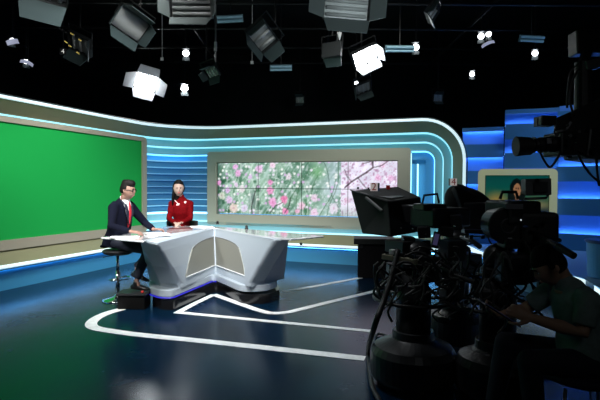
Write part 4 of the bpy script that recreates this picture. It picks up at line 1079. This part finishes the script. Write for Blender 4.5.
# --- crane camera coming in from the upper right
jb=empty('crane_camera',(1.78,3.25,1.5),'crane camera hanging in from the upper right with lens pointing left','camera')
J=3.2
MB().cyl(at(515.5,146.5,J+.02),at(531,146,J+.02),.064,.056,28).build('matte_hood',black,jb,world=True,bevel=.005)
MB().loft([(at(530,146,J+.02),.036,.036),(at(537,145,J+.02),.040,.040),(at(538,145,J+.02),.046,.046),(at(545,144.5,J+.02),.046,.046),(at(546,144.5,J+.02),.05,.05),(at(553,144,J+.02),.052,.052)],seg=24).build('lens_barrel',camgrey,jb,world=True)
for x in (533,540,543.5,548.5): 
    MB().cyl(at(x,145,J+.02),at(x+1,145,J+.02),.052,.052,24).build('focus_ring',satin,jb,world=True)
m=MB(); obox(m,549,141,J-.05,(.03,.02,.035)); m.build('lens_motor',lbl,jb,world=True,bevel=.003)
m=MB(); obox(m,566,145,J+.06,(.20,.20,.15),6); m.build('camera_body',camgrey,jb,world=True,bevel=.012)
m=MB(); obox(m,590,146,J+.08,(.20,.24,.20),6,0,6); m.build('rear_body',satin,jb,world=True,bevel=.015)
m=MB(); obox(m,545,121.5,J,(.10,.10,.062),4); m.build('top_monitor',camgrey,jb,world=True,bevel=.006)
m=MB(); obox(m,537.5,122,J-.052,(.012,.004,.045),4); m.build('monitor_edge',mgrey,jb,world=True)
MB().hexa([at(553,134,J),at(600,140,J),at(600,140,J+.2),at(553,134,J+.2),at(556,118,J),at(606,96,J),at(606,96,J+.2),at(556,118,J+.2)]).build('tilt_frame',satin,jb,world=True,bevel=.01)
m=MB().loft([(at(583,62,J+.1),.05,.05),(at(583,118,J+.1),.055,.055)],seg=20); m.build('pan_column',camgrey,jb,world=True)
m=MB(); obox(m,589,66,J+.1,(.11,.14,.06),0,0,-15); m.build('mount_block',mat('block_grey',(.075,.075,.08),.5),jb,world=True,bevel=.006)
MB().box(at(700,38,J+.25),(1.75,.12,.16),Rzxy(0,0,-3)).build('crane_arm',satin,jb,world=True,bevel=.01)
m=MB(); m.tube([at(583,64,J+.15),at(590,48,J+.2),at(612,36,J+.22)],.035,8); m.build('arm_joint',satin,jb,world=True)
for pxs in (((579,64),(571,72),(568,90),(567,108)),((580,66),(573,80),(570,100),(574,116)),((540,152),(545,162),(550,167),(555,162),(561,152)),((577,152),(583,164),(592,176),(604,185)),((578,150),(590,157),(604,154)),((596,152),(597,170),(599,186))):
    MB().tube([at(x,y,J-.05) for x,y in pxs],.0075,8).build('cable',cable,jb,world=True,smooth=True)
m=MB(); obox(m,568,157,J,(.035,.03,.02)); m.build('mount_knob',satin,jb,world=True)
MB().tube([at(556,132,J-.06),at(566,129,J-.06),at(571,122,J-.06)],.008,6).build('grip_rail',lbl,jb,world=True)
knobs(jb,552,598,124,154,J-.10,8,camgrey,(.006,.013))
MB().cyl(V3(4.0,3.5,0),V3(4.0,3.5,2.55),.07,.06,16).build('crane_post',satin,jb,world=True)
MB().lathe(V3(4.0,3.5,0),[(.45,0),(.45,.06),(.10,.14)],20).build('crane_base',satin,jb,world=True)
# ------------------------------------------------------------------ lighting grid and lamps
GZ=4.75
pipe=mat('grid_pipe_black',(.014,.015,.016),.5,.3)
for i,y in enumerate((4.6,6.0,7.4,8.8,10.2,11.6,13.0)):
    tag(MB().cyl((FX0+.01,y,GZ),(FX1-.01,y,GZ),.028,.028,10).build('grid_pipe',pipe),'black horizontal lighting grid pipe under the studio ceiling','pipe','crosswise lighting grid pipes')
for x in (-5,-2.2,.6,3.4,6.2):
    tag(MB().cyl((x,2.5,GZ+.054),(x,15,GZ+.054),.028,.028,10).build('grid_pipe',pipe),'black lighting grid pipe running away from the camera','pipe','lengthwise lighting grid pipes')
    for y in (4.6,8.8,13.0): tag(MB().cyl((x,y+.06,GZ+.09),(x,y+.06,CEIL),.015,.015,6).build('hanger_rod',pipe),'thin black rod holding the lighting grid pipes','rod','grid hanger rods')
housing=mat('lamp_housing',(.025,.029,.031),.5,.2); doorm=mat('barn_door_teal',(.045,.07,.074),.45,.2); refl=mat('lamp_reflector',(.42,.45,.45),.35,.4)
doorw=mat('barn_door_white',(.6,.64,.68),.5)
tube_off=mat('lamp_tube_off',(.45,.48,.48),.35)
tube_on=mat('lamp_tube_on',(.9,.9,.9),.4,emit=(.96,.98,1.0),es=32)
def panel_light(px,py,size,yaw,pitch,roll,label,on=False,H=None,D=None,tubes=4,doors='tblr',open_=(35,35,35,35),h_ratio=.72,group=None,vertical=True,name='panel_light',dm=None,div=False):
    if D is None:
        z=(H or 4.0); r_=ray(px,py); D=(z-CAMZ)/r_.z
    c=at(px,py,D); w=size/500*D; h=w*h_ratio; dp=w*.20
    R=Rzxy(yaw,pitch,roll)
    o=empty(name,c,label,'studio light',group,R=R)
    dm=dm or (doorw if on else doorm)
    # open-fronted housing: front at y=-dp/2
    m=MB(); th=.012
    m.box((0,dp/2,0),(w,th,h)).box((-w/2,0,0),(th,dp,h)).box((w/2,0,0),(th,dp,h)).box((0,0,-h/2),(w,dp,th)).box((0,0,h/2),(w,dp,th))
    m.build('housing',housing,o)
    MB().box((0,dp/2-.012,0),(w*.94,.006,h*.92)).build('reflector',refl,o)
    if div: MB().box((0,-dp/2-.004,0),(w*.05,.012,h*1.0)).build('centre_bar',black,o)
    for k in range(tubes):
        s_=(k+.5)/tubes-.5
        if vertical: MB().cyl((s_*w*.92,0,-h*.43),(s_*w*.92,0,h*.43),w*.052,seg=10).build('lamp_tube',tube_on if on else tube_off,o,smooth=True)
        else: MB().cyl((-w*.44,0,s_*h*.92),(w*.44,0,s_*h*.92),h*.06,seg=10).build('lamp_tube',tube_on if on else tube_off,o,smooth=True)
    L_=h*.62
    for key,a in zip('tblr',open_):
        if key not in doors: continue
        a=math.radians(a)
        if key in 'tb':
            s_=1 if key=='t' else -1
            q_=[V3(-w/2,-dp/2,s_*h/2),V3(w/2,-dp/2,s_*h/2),V3(w*.42,-dp/2-L_*math.cos(a),s_*(h/2+L_*math.sin(a))),V3(-w*.42,-dp/2-L_*math.cos(a),s_*(h/2+L_*math.sin(a)))]
        else:
            s_=-1 if key=='l' else 1
            q_=[V3(s_*w/2,-dp/2,-h/2),V3(s_*w/2,-dp/2,h/2),V3(s_*(w/2+L_*math.sin(a)),-dp/2-L_*math.cos(a),h*.40),V3(s_*(w/2+L_*math.sin(a)),-dp/2-L_*math.cos(a),-h*.40)]
        n_=(q_[1]-q_[0]).cross(q_[2]-q_[0]).normalized()*.006
        MB().hexa([p+n_ for p in q_]+[p-n_ for p in q_]).build('barn_door',dm,o)
    MB().tube([V3(-w/2-.02,0,0),V3(-w/2-.03,.03,h/2+.12),V3(w/2+.03,.03,h/2+.12),V3(w/2+.02,0,0)],.012,6,False).build('yoke',pipe,o)
    tip=c+R@V3(0,.03,h/2+.12)
    MB().cyl(tip,V3(tip.x,tip.y,CEIL),.015,.015,8).build('drop_arm',pipe,o,world=True)
    return o
panel_light(146,82,22,16,34,14,'brightly lit panel lamp with white open barn doors above the green screen edge',on=True,D=12.5,open_=(70,25,60,50),tubes=6,h_ratio=.8,div=True)
panel_light(365,56,26,24,34,-32,'brightly lit panel lamp hanging tilted above the video wall',on=True,D=9.2,doors='br',open_=(0,15,0,10),tubes=6,h_ratio=.66,div=True)
panel_light(191,2,42,0,12,0,'large unlit panel lamp with horizontal tubes at the top edge, left of centre',H=4.0,open_=(40,25,20,20),tubes=5,vertical=False,dm=mat('barn_door_pale',(.14,.17,.17),.45,.2))
panel_light(347,5,46,4,10,3,'largest unlit panel lamp with side doors spread at the top centre',D=7.2,open_=(30,48,62,48),tubes=4,vertical=False,h_ratio=.62,dm=MATS['barn_door_pale'])
panel_light(130,24,32,34,30,26,'unlit panel lamp with ribbed reflector tilted beside the top left pipe',H=4.1,open_=(20,30,20,12),tubes=32)
panel_light(262,36,30,30,38,38,'unlit panel lamp with one pale door turned to the lower right',H=4.1,open_=(10,25,10,25),tubes=3,doors='blr')
panel_light(212,72,15,-25,40,-12,'small unlit lamp with pale blue doors hanging on a long rod above the back wall',D=9.6,open_=(30,45,30,45),tubes=4)
panel_light(45,-14,44,20,55,12,'unlit panel lamp with flat teal door cut by the top left corner',H=4.0,open_=(20,50,20,20),doors='b',tubes=4)
panel_light(432,12,20,55,28,18,'unlit lamp with one large teal door right of the largest panel lamp',H=4.0,open_=(10,30,40,10),doors='bl',tubes=3)
panel_light(363,88,17,28,40,-30,'small unlit lamp with teal door below the tilted lit lamp',D=10.0,open_=(10,10,30,10),doors='bl',tubes=3)
clip_lamp=panel_light(80,44,26,-30,30,30,'unlit dark lamp with yellow clips left of the ribbed lamp',H=4.1,open_=(10,30,10,40),doors='br',tubes=3)
for px,py in ((66,42),(72,34),(78,53),(70,46),(80,40)):
    MB().box(at(px,py,7.7),(.05,.02,.02),Rzxy(0,0,30)).build('clip',mat('clip_yellow',(.35,.27,.06),.5),clip_lamp,world=True)
panel_light(332,50,20,150,8,0,'dark square lamp under the largest panel lamp',H=3.9,open_=(10,60,10,10),doors='b',tubes=2)
panel_light(438,98,10,10,8,0,'small dark lamp low above the right end of the set',D=12,doors='tb',tubes=2)
panel_light(300,100,9,-20,8,0,'small dark lamp far behind the middle of the set',D=13,doors='tb',tubes=2)
# slim fluorescent bars
for px,py,w_,rr,dist,lab in ((230,19,26,6,8.2,'slim bluish tube fixture beside the top horizontal-tube lamp'),(281,68,22,3,10,'slim bluish tube fixture above the middle of the video wall'),(400,49,30,2,9.0,'slim blue-grey tube fixture beside the tilted lit lamp'),(532,39,26,0,9,'faint blue tube fixture at the upper right')):
    c=at(px,py,dist); o=empty('tube_fixture',c,lab,'studio light',R=Rzxy(8,25,-rr)); w=w_/500*dist
    MB().box((0,.02,0),(w,.04,.12)).build('housing',mat('fixture_blue_grey',(.16,.28,.34),.5),o)
    for k in (-1,1): MB().cyl((-w*.47,-.02,k*.032),(w*.47,-.02,k*.032),.018,seg=8).build('lamp_tube',mat('tube_blueish',(.25,.45,.55),.4,emit=(.3,.6,.75),es=.06),o)
    tip=c+V3(0,.03,.05); MB().cyl(tip,V3(tip.x,tip.y,CEIL),.01,.01,6).build('drop_arm',pipe,o,world=True)
# small lit spotlights
def spot(px,py,D,yaw,pitch,rad,label,es=8,door=None,door_px=None):
    c=at(px,py,D); o=empty('spotlight',c,label,'spotlight',R=Rzxy(yaw,pitch,0)); r_=rad/500*D
    MB().loft([((0,-.02,0),r_*1.25,r_*1.25),((0,.06,0),r_*1.2,r_*1.2),((0,.16,0),r_*.8,r_*.8)],seg=18).build('housing',housing,o,smooth=False)
    MB().cyl((0,-.03,0),(0,-.021,0),r_,r_*1.0,18).build('lens',mat('spot_on_%d'%es,(.9,.9,.9),.3,emit=(.92,.95,1),es=es),o)
    for s_,ang in ((1,20),(-1,35)):
        a=math.radians(ang); L_=r_*1.5
        q_=[V3(-r_,-.03,s_*r_*1.2),V3(r_,-.03,s_*r_*1.2),V3(r_*1.2,-.03-L_*math.cos(a),s_*(r_*1.2+L_*math.sin(a))),V3(-r_*1.2,-.03-L_*math.cos(a),s_*(r_*1.2+L_*math.sin(a)))]
        MB().hexa([p+V3(0,0,.003) for p in q_]+[p-V3(0,0,.003) for p in q_]).build('barn_door',doorm,o)
    MB().tube([V3(-r_*1.4,.05,0),V3(0,.05,r_*2.4),V3(r_*1.4,.05,0)],.010,6,False).build('yoke',pipe,o)
    tip=c+Rzxy(yaw,pitch,0)@V3(0,.05,r_*2.4); MB().cyl(tip,V3(tip.x,tip.y,CEIL),.012,.012,6).build('drop_arm',pipe,o,world=True)
    return o
spot(186,53,10.5,10,25,3.2,'small round lit spotlight above the woman, higher of two')
spot(184.5,88,12.5,15,25,3.2,'small round lit spotlight just above the set wall beside the bright lamp',es=60)
spot(416,47,10,-20,22,3.2,'small lit spotlight at the right end of the blue-grey tube fixture')
spot(481,36,10.5,-15,25,3.0,'small lit double spotlight high at the right, left lens')
spot(488.5,34,10.6,-15,25,2.6,'small lit double spotlight high at the right, right lens')
spot(535,53,10,-25,25,2.8,'small lit spotlight furthest right among the lamps')
spot(472,74,12,-15,18,2.4,'small lit spotlight lowest on the right above the blue wall')
spot(356,82.5,10.7,10,35,1.8,'tiny lit lamp beside the small teal-doored lamp')
spot(12,40,9.5,45,35,2.6,'lamp with bright bluish open door at the far left',es=4)
spot(26,61,10.5,30,40,2.6,'lamp with white curved reflector below the far left lamp',es=4)
# curved flags; the light they catch is put in as their own glow
def reflector(px,py,D,w,h,R,label):
    c=at(px,py,D); o=empty('reflector_flag',c,label,'reflector',R=R); n=10; vs=[]
    for z in (-.5,.5):
        for i in range(n+1): 
            u=i/n-.5; vs.append(V3(u*w,-.25*w*(u*u*4),z*h*(1-.3*abs(u))))
    MB().ribbon(vs[:n+1],vs[n+1:]).build('sheet',mat('reflector_glow',(.6,.62,.75),.5,emit=(.7,.75,1.0),es=.35),o,solid=.006,smooth=True)
    tip=c+V3(0,.05,0); MB().cyl(tip,V3(tip.x,tip.y,CEIL),.010,.010,6).build('drop_arm',pipe,o,world=True)
reflector(12.5,41.5,9.3,.20,.10,Rzxy(30,30,-20),'pale bluish triangular flag with added glow at the far left')
reflector(27,62,10.2,.24,.08,Rzxy(20,40,20),'white curved flag with added glow below the bluish one')
reflector(488,43,10.3,.26,.07,Rzxy(-20,40,-22),'white flag with added glow below the double spotlight')
# paper tags hanging from the grid, numbers brightened by a glow of their own
def tagnum(px,py,D,txt,s,label):
    c=at(px,py,D); o=empty('number_tag',c,label,'tag')
    MB().box((0,0,0),(s*1.3,.004,s*1.2)).build('tag_plate',satin,o)
    text_mesh('number',txt,s*1.25,mat('tag_white_glow',(.7,.7,.66),.5,emit=(.8,.8,.75),es=.35),o,V3(0,-.004,0),Matrix.Rotation(PI/2,3,'X'))
    MB().cyl((0,.01,s*.5),(0,.01,CEIL-c.z),.005,.005,6).build('cord',pipe,o)
tagnum(56.5,19.5,7.5,'15',.085,'white number fifteen tag hanging near the top left corner lamp')
tagnum(63,51.5,8.5,'4',.085,'white number four tag hanging below the dark clipped lamp')
for px,py,D,lab in ((252,62.5,10,'small pale square tag under the grid left of the slim bluish fixture'),(337,65,10,'small pale square tag under the dark square lamp'),(162,59,10,'small pale tag left of the round spotlight')):
    c=at(px,py,D); tag(MB().box(c,(.06,.01,.06)).cyl(c+V3(0,.01,0),V3(c.x,c.y+.01,CEIL),.005,seg=6).build('paper_tag',mat('tag_grey_glow',(.4,.42,.42),.6,emit=(.5,.55,.55),es=.12)),lab,'tag')  # tag brightness is a glow put into its material
# long rod with bright joint
c=at(215,66,9.6)
o=empty('telescopic_rod',at(215.5,66,9.5),'thin vertical rod with bright joint hanging from the grid left of centre','rod')
MB().cyl(V3(at(215.5,62,9.5).x,9.5,at(215.5,62,9.5).z),V3(at(215.5,62,9.5).x,9.5,CEIL),.018,.018,8).build('tube',mat('rod_grey',(.22,.22,.23),.3,.7),o,world=True)
MB().cyl(at(215.5,51,9.5),at(215.5,42,9.5),.030,.030,10).build('joint',mat('rod_joint',(.65,.65,.66),.3,.4),o,world=True)
# hanging white cone under the largest panel lamp, brightness put in as glow
c=at(339.5,37,7.6); tag(MB().loft([(c+V3(0,0,.065),.035,.035),(c-V3(0,0,.045),.006,.006)],seg=12).cyl(c+V3(0,0,.06),V3(c.x,c.y,CEIL),.005,seg=6).build('cone_marker',mat('cone_white_glow',(.7,.7,.7),.5,emit=(.8,.85,.8),es=.3)),'small white cone under the largest panel lamp','marker')
# ------------------------------------------------------------------ lights
def area(name, loc, target, size, energy, col=(1,1,1), spread=120, sy=None):
    l=bpy.data.lights.new(name,'AREA'); l.energy=energy; l.color=col; l.size=size
    if sy: l.shape='RECTANGLE'; l.size_y=sy
    l.spread=math.radians(spread)
    o=bpy.data.objects.new(name,l); COL.objects.link(o); o.location=loc
    o.rotation_euler=(Vector(target)-Vector(loc)).to_track_quat('-Z','Y').to_euler(); return o
area('key_light',(-.6,3.2,4.6),(-1.5,7.2,1.1),1.2,54,(1,.985,.96),50)
area('fill_light',(-4.2,3.4,4.6),(-2.0,7.0,1.1),.9,22,(1,.98,.93),45)
area('green_screen_wash',(-1.6,6.0,4.7),(-4.3,8.6,1.6),2.2,38,(1,1,.97),75,.5)
area('green_screen_wash_near',(-2.6,3.4,4.7),(-4.9,6.6,1.7),2.2,21,(1,1,.97),75,.5)
area('back_wall_wash',(1.5,7.4,4.7),(.6,11.0,1.3),3.0,20,(1,.99,.93),80,.4)
area('stage_top_light',(-1.2,4.6,4.7),(-1.0,5.2,0),1.6,34,(.92,.97,1),70,.8)
area('side_wall_wash',(4.8,6.6,4.9),(4.8,9.8,1.6),1.5,12,(.55,.75,1),80,.4)
area('camera_back_fill',(1.2,-1.2,3.6),(1.5,3.6,1.2),.8,.3,(.9,.97,1),40)  # added unseen fill from behind, lifts the dark camera backs
area('grid_spill_standin',(1.4,4.0,2.9),(.7,7.4,4.1),1.0,4,(.85,.97,1),50)  # added lamp standing in for stray light on the hanging fixtures
w=bpy.data.worlds.new('world'); SC.world=w; w.use_nodes=True
w.node_tree.nodes['Background'].inputs['Color'].default_value=(.02,.03,.04,1)
w.node_tree.nodes['Background'].inputs['Strength'].default_value=.2

cam=bpy.data.cameras.new('camera'); cam.sensor_width=36; cam.lens=30; cam.clip_end=60; cam.clip_start=.05
co=bpy.data.objects.new('camera',cam); COL.objects.link(co); co.location=CL; co.rotation_euler=CR.to_euler(); SC.camera=co
vs=SC.view_settings; SC.display_settings.display_device='sRGB'
vs.view_transform='Standard'; vs.look='None'; vs.exposure=0; vs.gamma=1; vs.use_curve_mapping=False
SC.cycles.max_bounces=6; SC.cycles.use_denoising=True
SC.cycles.sample_clamp_indirect=6
